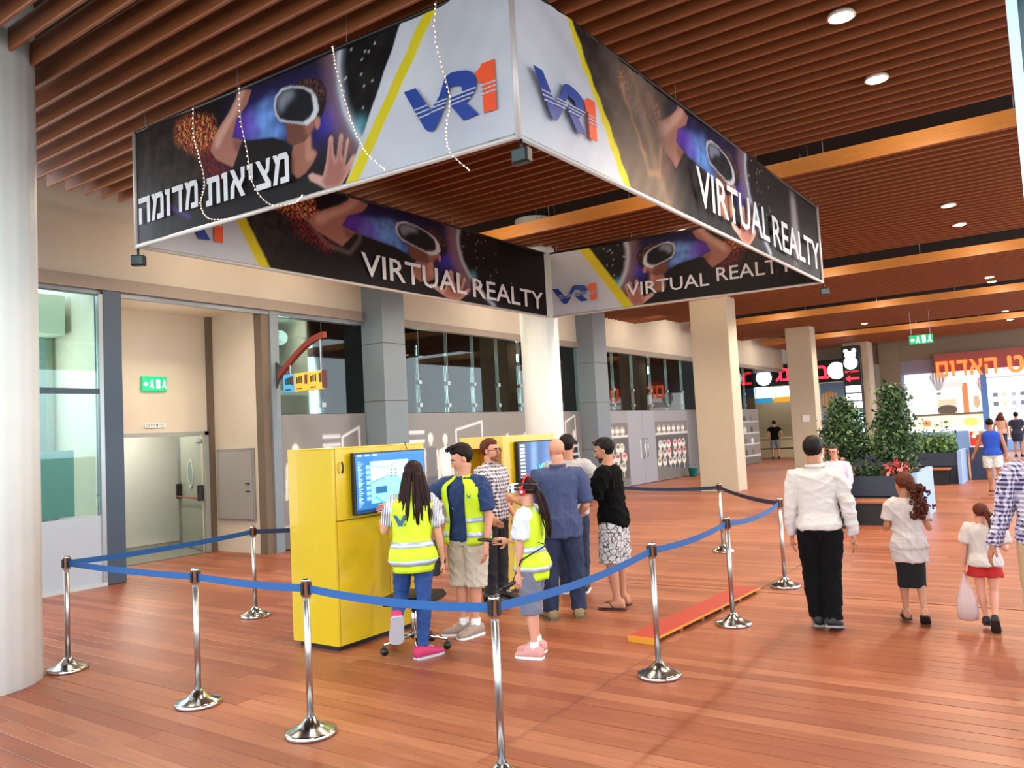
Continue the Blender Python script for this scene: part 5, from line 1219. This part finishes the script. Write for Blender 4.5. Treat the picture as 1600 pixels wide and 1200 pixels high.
    # clothes ---------------------------------------------------------
    if bottom:
        kind, bm, ln = bottom[:3]; loose = bottom[3] if len(bottom) > 3 else .012; b = MB()
        if kind == 'legs':
            torso(b, .010, .475, .585)
            for sd in 'lr':
                hp, K, A = J['H'+sd], J['K'+sd], J['A'+sd]; tot = np.linalg.norm(K-hp)+np.linalg.norm(A-K); path = []
                rad = []
                for u_ in np.linspace(0, ln, 12):
                    s_ = u_*tot; L1_ = np.linalg.norm(K-hp); p = hp+(K-hp)*s_/L1_ if s_ < L1_ else K+(A-K)*(s_-L1_)/np.linalg.norm(A-K); path.append(p)
                    r = np.interp(u_, (0, .25, .47, .62, .85, 1), (.056, .047, .036, .036, .026, .025))*h*bw+loose*(.5+.9*u_ if ln > .8 else .6+.8*u_/max(ln, .01)); rad.append(r)
                rad[0] = min(rad[0], .062*h*bw); b.tube([path[0]+Z*.03*h]+path, [rad[0]*.85]+rad, 18)
            remesh(b, 'shorts' if ln < .7 else 'trousers', .009*(h/1.7), root, bm, fold=.016, seed=int(h*999), smooth=1, zmax=(top[1] if top else .6)*h-.01)
        else:
            R = []
            for z in np.linspace(.60, .50-ln*.457, 9):
                k = (.6-z)/.3; c = np.array([(J['Kl'][0]+J['Kr'][0])/2*k*.6, (J['Kl'][1]+J['Kr'][1])/2*k*.6-.004*h, z*h]); rx = np.interp(z, (.22, .3, .5, .6), (.092, .092, .104, .085))*h*bw; R.append(ring(c, X, Y, rx, rx*.72))
            b.rings(R); remesh(b, 'skirt', .009, root, bm, fold=.003, seed=3, smooth=1, zmax=.4*h)
        if len(bottom) > 4: 
            c = T((0, 0, .60*h)); MB().rings([ring(c+Z*dz, X, Y, .085*h*bw+.016, .060*h*bw+.016) for dz in (-.018, .018)]).build('belt', bottom[4], root, True)
    if top:
        tm, hem, sl = top[:3]; loose = top[3] if len(top) > 3 else .012; b = MB(); torso(b, .014, hem, .832, 1., loose)
        if hem < .47:
            c0 = T((0, 0, .47*h)); b.rings([ring(np.array([0, -.004*h, z*h]), X, Y, .098*h*bw+loose, .070*h*bw+loose) for z in (hem, .5, .56)])
        if sl > 0:
            for sd, s in (('l', -1), ('r', 1)):
                S, E, W_ = J['S'+sd], J['E'+sd], J['W'+sd]; pts = [T((s*sw*.45, 0, .795*h))]; rad = [.036*h*bw+.012]
                L1_, L2_ = .172*h, .148*h
                for u_ in np.linspace(0, sl, 9):
                    d = u_*(L1_+L2_); pts.append(S+(E-S)*d/L1_ if d < L1_ else E+(W_-E)*(d-L1_)/L2_); rad.append(np.interp(u_, (0, .1, .3, .55, 1), (.037, .036, .032, .027, .018))*h*bw+(.006 if sl > .6 else .011+.009*u_/sl))
                b.tube(pts, rad, 16)
        remesh(b, 'shirt', .009*(h/1.7), root, tm, fold=.026 if vox < .013 else .008, seed=int(h*1001), smooth=2)
        if len(top) > 4 and top[4] == 'collar':
            R = [ring(T((0, .0, .838*h))+Z*dz, Rt_ @ X, Rt_ @ Y, .040*h+e, .040*h+e) for dz, e in ((0, .012), (.03, .006), (.034, .010), (.012, .022))]; MB().rings(R, cap=False).build('collar', tm, root, True)
    if vest:
        open_a = vest.get('open', 0); hem = vest.get('hem', .47); off = vest.get('off', .034)
        def vr(z, ext=0., n=44):
            zs = [t[0] for t in tz]; rx, ry, yo = (np.interp(z, zs, [t[k] for t in tz]) for k in (1, 2, 3)); fade = np.clip((.845-z)/.05, .28, 1); flare = .05*np.clip((.62-z)/.15, 0, 1)*h*.3
            c = T((0, yo*h, z*h)); e = off*fade*h/1.6+ext+flare; out = []
            ax = Rt_ @ X if z > .6 else X; ay = Rt_ @ Y if z > .6 else Y
            g0 = math.radians(open_a)*(1 if z < .8 else .8)
            for i in range(n):
                t = math.pi/2+g0+(2*math.pi-2*g0)*i/(n-1)
                a, q = math.cos(t), math.sin(t); wob = .006*math.sin(7*t+z*30)*(z < .75)
                out.append(c+ax*(rx*h*bw+e+wob)*math.copysign(abs(a)**.9, a)+ay*(ry*h*bw*1.0+e+wob)*math.copysign(abs(q)**.9, q))
            return out
        def sheet(nm, zs, m, ext, par):
            R = [vr(z, ext) for z in zs]; n = len(R[0]); V = [p for r in R for p in r]
            b = MB(); b.add(V, [(i*n+j, i*n+j+1, (i+1)*n+j+1, (i+1)*n+j) for i in range(len(zs)-1) for j in range(n-1)])
            o = b.build(nm, m, par, True); sm = o.modifiers.new('t', 'SOLIDIFY'); sm.thickness = .004; sm.offset = 0; return o
        vo = sheet('safety_vest', np.linspace(hem, .842, 22), M_VEST, 0, root)
        w_ = .028*1.65/h
        for z in vest.get('bands', (.56, .64)): sheet('reflective_band', [z, z+w_/2, z+w_], M_BAND, .005, vo)
        if vest.get('mark'):
            z0, a0, s_ = vest['mark']; c = T((0, 0, z0*h)); n_ = Rt_ @ np.array([math.sin(a0), math.cos(a0), 0]); u_ = np.cross(Z, n_); r = (.1*abs(math.sin(a0))+.062*abs(math.cos(a0)))*h*bw+off*h/1.6+.012
            for nm, pl, m_ in (('vest_letter', [(-.9, .5), (-.5, .5), (-.1, -.1), (.25, .5), (.55, .5), (.1, -.6), (-.3, -.6)], mat('vest_print', '2a5c74', .6)),):
                MB().prism([(a*s_, q*s_) for a, q in pl], c+n_*r, u_, Z, .003).build(nm, m_, vo)
    # feet ------------------------------------------------------------
    if shoes:
        kind, um, sm_ = shoes
        for sd in 'lr':
            f, up, rt = J['F'+sd]; A = J['A'+sd]; fl_ = J['fl']; base = A-up*(.042*h if kind != 'flip' else .043*h); L0, L1_ = -.30*fl_-.02*h*0, .72*fl_
            st = [(-.33, .020, .040), (-.28, .027, .048), (-.1, .030, .058), (.12, .031, .053), (.38, .034, .034), (.62, .034, .023), (.76, .026, .017), (.82, .012, .010)]
            def out(k, z0, z1, nm, m, parent):
                b = MB(); R = []
                for z in (z0, z1):
                    R.append([base+f*fl_*a+rt*k*w_*h+up*z for a, w_, _ in st]+[base+f*fl_*a-rt*k*w_*h+up*z for a, w_, _ in st[::-1]])
                b.rings(R); return b.build(nm, m, parent)
            if kind == 'flip':
                out(1.0, -.006, .006, 'sandal', sm_, root); MB().tube([base+f*fl_*.1+rt*.03*h+up*.01, base+f*fl_*.3+rt*.022*h+up*.03*h*1.3, base+f*fl_*.52+up*.026*h, base+f*fl_*.3-rt*.022*h+up*.03*h*1.3, base+f*fl_*.1-rt*.03*h+up*.01], .006, 6).build('strap', sm_, root, True)
            else:
                R = [ring(base+f*fl_*a+up*(z*h*.5+.008), rt, up, w_*h, z*h*.5+.004, 16, 2.6) for a, w_, z in st]; b = MB(); b.rings(R)
                b.tube([A-up*.018*h, A-up*.004*h], [.029*h, .027*h], 14); sh_ = b.build('shoe', um, root, True)
                out(1.08, -.008, .010, 'sole', sm_, sh_)
                lb = MB()
                for q in (.12, .2, .28, .36): 
                    zz = np.interp(q, [s_[0] for s_ in st], [s_[2] for s_ in st])*h+.012; lb.tube([base+f*fl_*q+rt*.014*h+up*zz, base+f*fl_*(q+.03)+up*(zz+.004), base+f*fl_*q-rt*.014*h+up*zz], .003, 5)
                lb.build('laces', M_WHITE, sh_)
                if P.get('socks'): MB().tube([A-up*.02*h, A+nrm(J['K'+sd]-A)*.045*h], [.027*h, .025*h], 14).build('sock', mat('sock_white', 'e6e4e6', .8), root, True)
        low = min((J['A'+sd]-J['F'+sd][1]*(.042*h)+J['F'+sd][0]*J['fl']*q)[2] for sd in 'lr' for q in (-.3, .0, .72))
    else: low = min(J['Al'][2], J['Ar'][2])-.04*h
    root.location.z = -low+.008+P.get('dz', 0)
    root['_h'] = h; del root['_h']
    return dict(root=root, J=J, Q=Q, hh=hh, RH=RH, T=T, R=Rt_, h=h)
def put(p, o): o.parent = p['root']; return o

# girl with long hair kneeling with one leg on the swivel chair
g1 = person('girl with long dark hair in a yellow vest, one knee on the swivel chair', (652, 1028), 178, 1.66,
    dict(leg_l=((-.06, .42, -.92), (-.16, -1, -.30)), leg_r=((-.03, .02, -1), (-.06, -.04, -1)), foot_l=(-6, 62), foot_r=(58, 0), arm_l=((-.35, .35, -.9), (-.1, 1, .1)), arm_r=((.18, -.02, -1), (.12, .28, -1)), lean=(.06, .05), head=(-6, -6, 0), hairlen=.25),
    (stripe_mat('stripe_tee', 'dcd8dc', '4a4660', 22), .52, .38, .008), ('legs', DENIMB, .97, .002), ('long', 'brown'), ('shoe', mat('shoe_pink', 'c02a5c', .7), mat('sole_white', 'b4b2b8', .7)), 'fair', .93, dict(hem=.44, bands=(.475, .565), off=.042, mark=(.70, math.pi+.5, .085)), female=True, face=False)
b = MB(); b.tube([g1['J']['Wr']+np.array([-.03, 0, .0]), g1['J']['Wr']+np.array([.03, 0, -.01])], .02, 8); put(g1, b.build('bracelet', M_BLACK))
# boy in navy shirt, open vest
boy = person('boy in navy tee, open yellow vest and beige shorts looking down left', (738, 992), 35, 1.77,
    dict(leg_l=((.04, .02, -1), (.1, -.04, -1)), leg_r=((-.05, .08, -1), (.02, -.06, -1)), foot_r=(62, 0), foot_l=(12, 0), arm_l=((-.2, -.05, -1), (-.02, .3, -1)), arm_r=((.75, .55, -.45), (.6, .75, -.1)), head=(42, 20, 0), socks=1, lean=(.03, .0)),
    (cloth('navy', '1d3560'), .50, .42, .010), ('legs', cloth('beige', 'c9bba8', .12), .52, .030), ('quiff', 'dark'), ('shoe', mat('shoe_taupe', '9a8478', .7), M_WHITE), 'pink', 1.0, dict(open=24, hem=.48, bands=(.52, .595), off=.048, mark=(.74, -.75, .03)))
o = text_obj('shirt_print', 'atlic', boy['T']((.075, .118, .665*1.77)), (-1, 0, 0), (0, 0, 1), .14, .05, M_SILV); put(boy, o)
# man in checked shirt with glasses
chk = person('bearded man with glasses in a checked shirt by the rear kiosk', (-5.38, 7.3), -52, 1.80,
    dict(arm_l=((-.15, -.1, -1), (.15, .6, -.6)), arm_r=((.15, -.1, -1), (.0, .7, -.55)), head=(-8, 2, 0), lean=(-.03, 0)),
    (check_mat('shirt_check', 'e2dad8', '3a2c50', 24), .50, .62, .012, 'collar'), ('legs', cloth('charcoal', '24262e'), 1., .010), ('short', 'auburn'), ('shoe', M_BLACK, M_BLACK), 'pink', 1.02)
Q = chk['Q']; hh = chk['hh']
def glasses(p, m, dark=False):
    Q = p['Q']; hh = p['hh']; b = MB()
    for s in (-1, 1):
        c = [Q((s*.14+.095*math.cos(t), .43, .0+.085*math.sin(t))) for t in np.linspace(0, 2*math.pi, 15)]; b.tube(c, hh*.012, 5); b.tube([Q((s*.235, .42, .02)), Q((s*.33, .2, .03)), Q((s*.335, -.02, .03))], hh*.012, 5)
    b.tube([Q((-.045, .44, .02)), Q((.045, .44, .02))], hh*.012, 5); put(p, b.build('glasses', m, None, True))
def beard(p, m, full=.05):
    b = MB(); Q = p['Q']; hh = p['hh']; b.ell(Q((0, .135, -.31)), np.array((.205, .222, .165))*hh, 16, 10, p['RH']); b.ell(Q((0, .28, -.40)), np.array((.115, .092, .092))*hh, 12, 8, p['RH']); b.tube([Q((-.1, .345, -.2)), Q((0, .405, -.185)), Q((.1, .345, -.2))], hh*.022, 6); put(p, b.build('beard', m, None, True))
glasses(chk, mat('glasses_brown', '5a3a2c', .3)); beard(chk, mat('beard_ginger', '8a5238', .8, var=.3, scale=60))
# girl with headphones and headset
g4 = person('girl in headset and red headphones, yellow vest and grey shorts', (838, 1024), 112, 1.47,
    dict(leg_l=((-.02, -.02, -1), (0, -.05, -1)), leg_r=((.02, .16, -1), (.0, -.12, -1)), arm_l=((-.12, .12, -1), (-.02, .10, -1)), arm_r=((.2, .25, -1), (-.5, .8, .05)), head=(4, -6, 0), hairlen=.24, ponydir=(0, -1, -.4), socks=1, foot_l=4, foot_r=-8),
    (cloth('pale_grey', 'cfd0d8'), .54, .38, .008), ('legs', cloth('slate_shorts', '6c6c7c'), .56, .026), ('pony', 'brown'), ('shoe', mat('shoe_rose', 'd09088', .7), M_WHITE), 'pink', .95, dict(hem=.43, bands=(.475, .585), off=.040, mark=(.70, math.pi-.2, .06)), female=True, kid=False)
Q = g4['Q']; hh = g4['hh']; RHm = g4['RH']
M_WG = mat('headset_white', 'e8e8ea', .3); M_REDP = mat('headphone_red', 'c01828', .25)
b = MB(); b.rings([ring(Q((0, y, .03)), RHm @ X if False else RHm[:, 0], RHm[:, 2], rx*hh, rz*hh, 20, 3) for y, rx, rz in ((.30, .30, .18), (.42, .36, .22), (.62, .34, .21), (.68, .28, .16))]); put(g4, b.build('headset', M_WG, None, True))
b = MB()
for cx, cz in ((-.2, .1), (.2, .1), (0, .0), (-.12, -.1), (.14, -.1)): b.ell(Q((cx, .675, .03+cz)), np.array((.05, .02, .045))*hh, 8, 6, RHm)
for cz in (.1, -.02, -.1): b.ell(Q((-.345, .54, .03+cz)), np.array((.02, .04, .04))*hh, 8, 6, RHm)
put(g4, b.build('headset_sensors', M_BLACK, None, True))
b = MB()
for z_ in (.06, .28): b.tube([Q((-.33, .35, z_*.6)), Q((-.41, .0, z_)), Q((-.3, -.35, z_*1.1)), Q((0, -.5, z_)), Q((.3, -.35, z_*1.1)), Q((.41, .0, z_)), Q((.33, .35, z_*.6))], hh*.05, 6)
put(g4, b.build('headset_strap', M_BLACK, None, True))
b = MB(); b.tube([Q((s_*.42*math.cos(t), -.03, .06+.55*math.sin(t))) for s_ in (1,) for t in np.linspace(0, math.pi, 15)], hh*.045, 8)
for s in (-1, 1): b.tube([Q((s*.34, -.03, -.04)), Q((s*.46, -.03, -.04))], hh*.15, 16)
put(g4, b.build('headphones', M_REDP, None, True))
for s in (-1, 1): put(g4, MB().tube([Q((s*.455, -.03, -.04)), Q((s*.475, -.03, -.04))], hh*.07, 12).build('headphone_disc', M_SILV, None, True))
cab = [Q((-.1, -.3, .5)), Q((-.05, -.62, .1)), Q((-.1, -.7, -.8)), Q((-.2, -.7, -2.0)), g4['T']((-.14, -.2, .62*1.5)), g4['J']['Wl']+np.array([-.02, -.04, .12]), g4['J']['Wl']+np.array([0, .06, -.08])]
put(g4, MB().tube(cab, .007, 6).build('headset_cable', M_BLACK, None, True))
def controller(p, W_, d):
    d = nrm(d); b = MB(); b.tube([W_-d*.02, W_+d*.09, W_+d*.13], [.018, .02, .014], 10)
    c = W_+d*.15; a1 = nrm(np.cross(d, Z if abs(d[2]) < .9 else X if False else np.array([1., 0, 0]))); a2 = np.cross(d, a1)
    b.tube([c+(a1*math.cos(t)+d*math.sin(t)*.8)*.05 for t in np.linspace(0, 6.283, 15)], .010, 6); o = b.build('controller', M_BLACK, None, True); return put(p, o)
Z = np.array([0, 0, 1.]); X = np.array([1., 0, 0])
controller(g4, g4['J']['Wl']+(g4['J']['Wl']-g4['J']['El'])*.3+np.array([.0, .03, 0]), (0, .8, -.4)); controller(g4, g4['J']['Wr']+(g4['J']['Wr']-g4['J']['Er'])*.3, (-.1, 1, .1))
# bald man in blue shirt
bald = person('bald man in a dark blue shirt and jeans seen from behind', (884, 966), 172, 1.78,
    dict(arm_l=((-.22, .3, -.9), (-.6, .8, .2)), arm_r=((.2, .1, -1), (-.2, .7, -.5)), head=(-12, 8, 0), foot_l=-14, foot_r=10, leg_l=((-.1, .0, -1), (-.03, 0, -1)), leg_r=((.1, 0, -1), (.02, 0, -1))),
    (cloth('slate_blue', '3a4468', .12), .455, .48, .016, 'collar'), ('legs', DENIM, 1., .016), None, ('shoe', mat('boot_tan', '8a7250', .8), mat('sole_tan', '6a5840', .8)), 'pink', 1.10, face=False)
# man behind the bald man
gry = person('man in grey tee mostly hidden behind the bald man', (-4.78, 8.0), 185, 1.80,
    dict(arm_l=((-.1, .1, -1), (.1, .4, -1)), arm_r=((.55, .2, -.9), (-.4, .8, -.3)), head=(20, 8, 0)), (cloth('grey_tee', 'a8a4a4'), .48, .42, .012), ('legs', DENIM, 1., .010), ('short', 'dark'), ('shoe', M_BLACK, M_WHITE), 'tan', 1.12, face=False)
# man in black with patterned shorts
blk = person('man in black tee with crossed arms, patterned shorts and flip-flops', (966, 949), 108, 1.75,
    dict(arm_l=((-.22, .38, -1), (.75, .75, .18)), arm_r=((.22, .38, -1), (-.75, .8, .10)), hand_l=((1, .35, .1), (0, -1, 0), .6), hand_r=((-1, .1, .1), (0, 1, 0), .6), head=(-8, 12, 0), lean=(.05, 0), leg_l=((-.02, .04, -1), (-.02, -.12, -1)), leg_r=((.06, -.02, -1), (.05, -.02, -1)), foot_l=-4, foot_r=14),
    (mat('cloth_black_tee', '030303', .95, spec=.15), .475, .44, .012), ('legs', ink_mat('shorts_ink', 'bcb6b6', '1c1a20', 17), .50, .034), ('short', 'black'), ('flip', None, mat('sandal_brown', '3a1e1c', .7)), 'tan', 1.08)
beard(blk, mat('beard_dark', '2c1c16', .9, var=.3, scale=60))
Q = blk['Q']; hh = blk['hh']
b = MB(); b.tube([Q((-.34, .02, .3)), Q((-.36, .2, .42)), Q((-.2, .36, .44)), Q((0, .38, .42)), Q((.2, .36, .44)), Q((.36, .2, .42)), Q((.34, .02, .3))], hh*.018, 5)
for s in (-1, 1): b.ell(Q((s*.15, .33, .46)), np.array((.11, .03, .07))*hh, 10, 6, blk['RH'])
put(blk, b.build('sunglasses', mat('sunglasses', '4a2a22', .2), None, True))
# man in white shirt walking away
wht = person('man in white shirt and black trousers walking away, beside the right-hand post', (1292, 985), 181, 1.65,
    dict(arm_l=((-.16, -.04, -1), (-.02, .2, -1)), arm_r=((.24, -.06, -1), (.10, .14, -1)), head=(14, 3, 0), leg_l=((.02, .14, -1), (.05, -.02, -1)), leg_r=((-.05, .05, -1), (-.03, -.12, -1)), foot_r=(14, 12), foot_l=(-4, 0)),
    (cloth('shirt_white', 'cfc4bc', .06), .515, .97, .020, 'collar'), ('legs', mat('cloth_trouser_black', '050405', .9, spec=.2), 1.0, .026), ('short', 'dark'), ('shoe', mat('shoe_black', '141214', .6), mat('sole_grey', '8a8684', .7)), 'tan', 1.03, face=False)
# curly haired girl
g10 = person('girl with curly auburn ponytail in white top and black skirt', (1430, 973), 176, 1.28,
    dict(arm_l=((-.25, -.02, -1), (.1, .9, .35)), arm_r=((.25, -.02, -1), (-.1, .9, .35)), head=(-32, 2, 0), leg_l=((-.0, .05, -1), (.02, .0, -1)), leg_r=((.0, .02, -1), (.02, -.5, -1)), foot_r=(6, 30), foot_l=(-4, 0), hx=.22),
    (cloth('white_top', 'c8bab4', .05), .40, .34, .022), ('skirt', mat('cloth_skirt_black', '0a090b', .9), .62), ('curly', 'auburn'), ('flip', None, mat('sandal_black', '1a1214', .7)), 'tan', .92, kid=True, female=True, face=False)
# small girl
g11 = person('small girl with ponytail in white tee and red shorts carrying a bag', (1548, 986), 178, 1.0,
    dict(arm_l=((-.25, -.05, -1), (-.1, .05, -1)), arm_r=((.3, .1, -.9), (.2, .6, .6)), head=(-30, 4, 0), leg_l=((.02, .05, -1), (.12, .0, -1)), leg_r=((-.02, .02, -1), (-.05, -.45, -1)), foot_r=(4, 50), foot_l=(0, 4), hairlen=.22, ponydir=(.5, -1, 0)),
    (cloth('white_tee', 'c8bab2', .05), .47, .34, .018), ('legs', cloth('red_shorts', 'b01818'), .20, .020), ('pony', 'auburn'), ('shoe', mat('shoe_dark', '201a1c', .6), mat('shoe_dark', '201a1c', .6)), 'pink', 1.0, kid=True, female=True, face=False)
J = g11['J']; hp_ = g11['root'].matrix_basis
w_ = Vector(J['Wl']+np.array([-.0, .0, -.07])); r0 = Matrix.Translation(g11['root'].location) @ Matrix.Rotation(g11['root'].rotation_euler[2], 4, 'Z')
bp_ = r0 @ w_
bag = empty('shopping_bag', (bp_.x, bp_.y, bp_.z-.38), 0, 'white plastic bag hanging from the small girl hand', 'bag')
b = MB(); b.rings([ring(np.array([0, 0, z]), X, np.array([0, 1., 0]), rx, ry, 20) for z, rx, ry in ((0, .04, .02), (.015, .075, .04), (.08, .085, .05), (.18, .075, .04), (.28, .045, .02), (.36, .018, .012), (.40, .012, .01))]); b.build('sack', mat('bag_plastic', 'c8a8a2', .4, var=.1, scale=12), bag, True)
# right edge man
r12 = person('man in blue checked shirt and khaki trousers cut by the right edge', (-.16, 6.95), 172, 1.74,
    dict(arm_l=((-.22, .12, -1), (-.32, .1, -1)), arm_r=((.2, 0, -1), (0, .2, -1))), (check_mat('shirt_gingham', 'd8cede', '2c2a58', 30), .50, 1., .014, 'collar'), ('legs', cloth('khaki', 'b89a74'), 1., .016, mat('belt_brown', '3a2418', .5)), ('short', 'dark'), ('shoe', M_BLACK, M_BLACK), 'tan', 1.05, face=False)
# woman in blue tank top
w13 = person('woman in bright blue tank top and white shorts walking away', (1556, 773), 178, 1.60,
    dict(arm_l=((-.35, .1, -1), (-.4, .3, -.9)), arm_r=((.25, -.15, -1), (.1, .1, -1)), leg_l=((0, .1, -1), (.05, .0, -1)), leg_r=((.05, -.04, -1), (-.1, -.35, -1)), foot_r=(0, 30)),
    (cloth('tank_blue', '1c44a8'), .50, 0, .012), ('legs', cloth('white_shorts', 'ccd0cc'), .36, .018), ('buzz', 'black'), ('flip', None, mat('sandal_red', '6a2a2a', .7)), 'olive', 1.08, female=True, face=False, vox=.014)
# seated man behind the man in white
s9 = person('man with glasses in a pale shirt seated on the nearest planter bench', (-3.35, 14.66), 8, 1.72,
    dict(leg_l=((-.15, 1, -.1), (-.05, .05, -1)), leg_r=((.15, 1, -.1), (.05, .05, -1)), arm_l=((-.15, .2, -1), (.2, .9, -.2)), arm_r=((.15, .2, -1), (-.2, .9, -.2)), head=(10, 4, 0)),
    (cloth('lilac_shirt', 'cfc2d4'), .50, .97, .014), ('legs', DENIM, 1., .010), ('buzz', 'grey'), ('shoe', M_BLACK, M_BLACK), 'pink', 1.05, vox=.014)
glasses(s9, M_BLACK)
# far walkers
person('man in black vest and grey shorts standing at the far left shop', (1213, 717), 176, 1.86, dict(arm_l=((-.45, -.05, -1), (.5, .2, -.5)), arm_r=((.45, -.05, -1), (-.4, .2, -.5)), leg_l=((-.1, 0, -1), (0, 0, -1)), leg_r=((.1, 0, -1), (0, 0, -1))), (mat('cloth_black_tee', '030303', .95, spec=.15), .5, .2, .01), ('legs', cloth('grey_shorts', '6a6a6c'), .5, .02), ('short', 'black'), ('shoe', M_BLACK, M_BLACK), 'tan', 1.05, face=False, vox=.018)
person('person in pale pink shirt walking behind the left tree', (-5.5, 24.0), 150, 1.72, {}, (cloth('pale_pink', 'c8b4b8'), .5, .5, .012), ('legs', DENIM, 1., .01), ('short', 'grey'), ('shoe', M_BLACK, M_BLACK), 'tan', 1.05, face=False, vox=.018)
q = onz(1574, 706, 0); person('woman with auburn hair and beige top walking far right', (q[0], min(q[1], 38.)), 200, 1.72, dict(arm_l=((-.4, -.1, -1), (0, .2, -1)), leg_l=((0, .2, -1), (0, 0, -1)), leg_r=((0, -.1, -1), (0, -.3, -1)), hairlen=.12), (cloth('beige_top', 'c89a84'), .5, .2, .01), ('legs', DENIM, .96, .01), ('long', 'auburn'), ('shoe', M_BLACK, M_WHITE), 'tan', 1.05, female=True, face=False, vox=.018)
q = onz(1593, 706, 0); person('woman in dark dress walking at the far right edge', (q[0]+.15, 36.), 180, 1.70, {}, (cloth('dark_dress', '1c1e34'), .40, .3, .02), ('skirt', cloth('dark_dress', '1c1e34'), .35), ('short', 'black'), ('shoe', M_BLACK, M_BLACK), 'tan', 1.05, female=True, face=False, vox=.018)
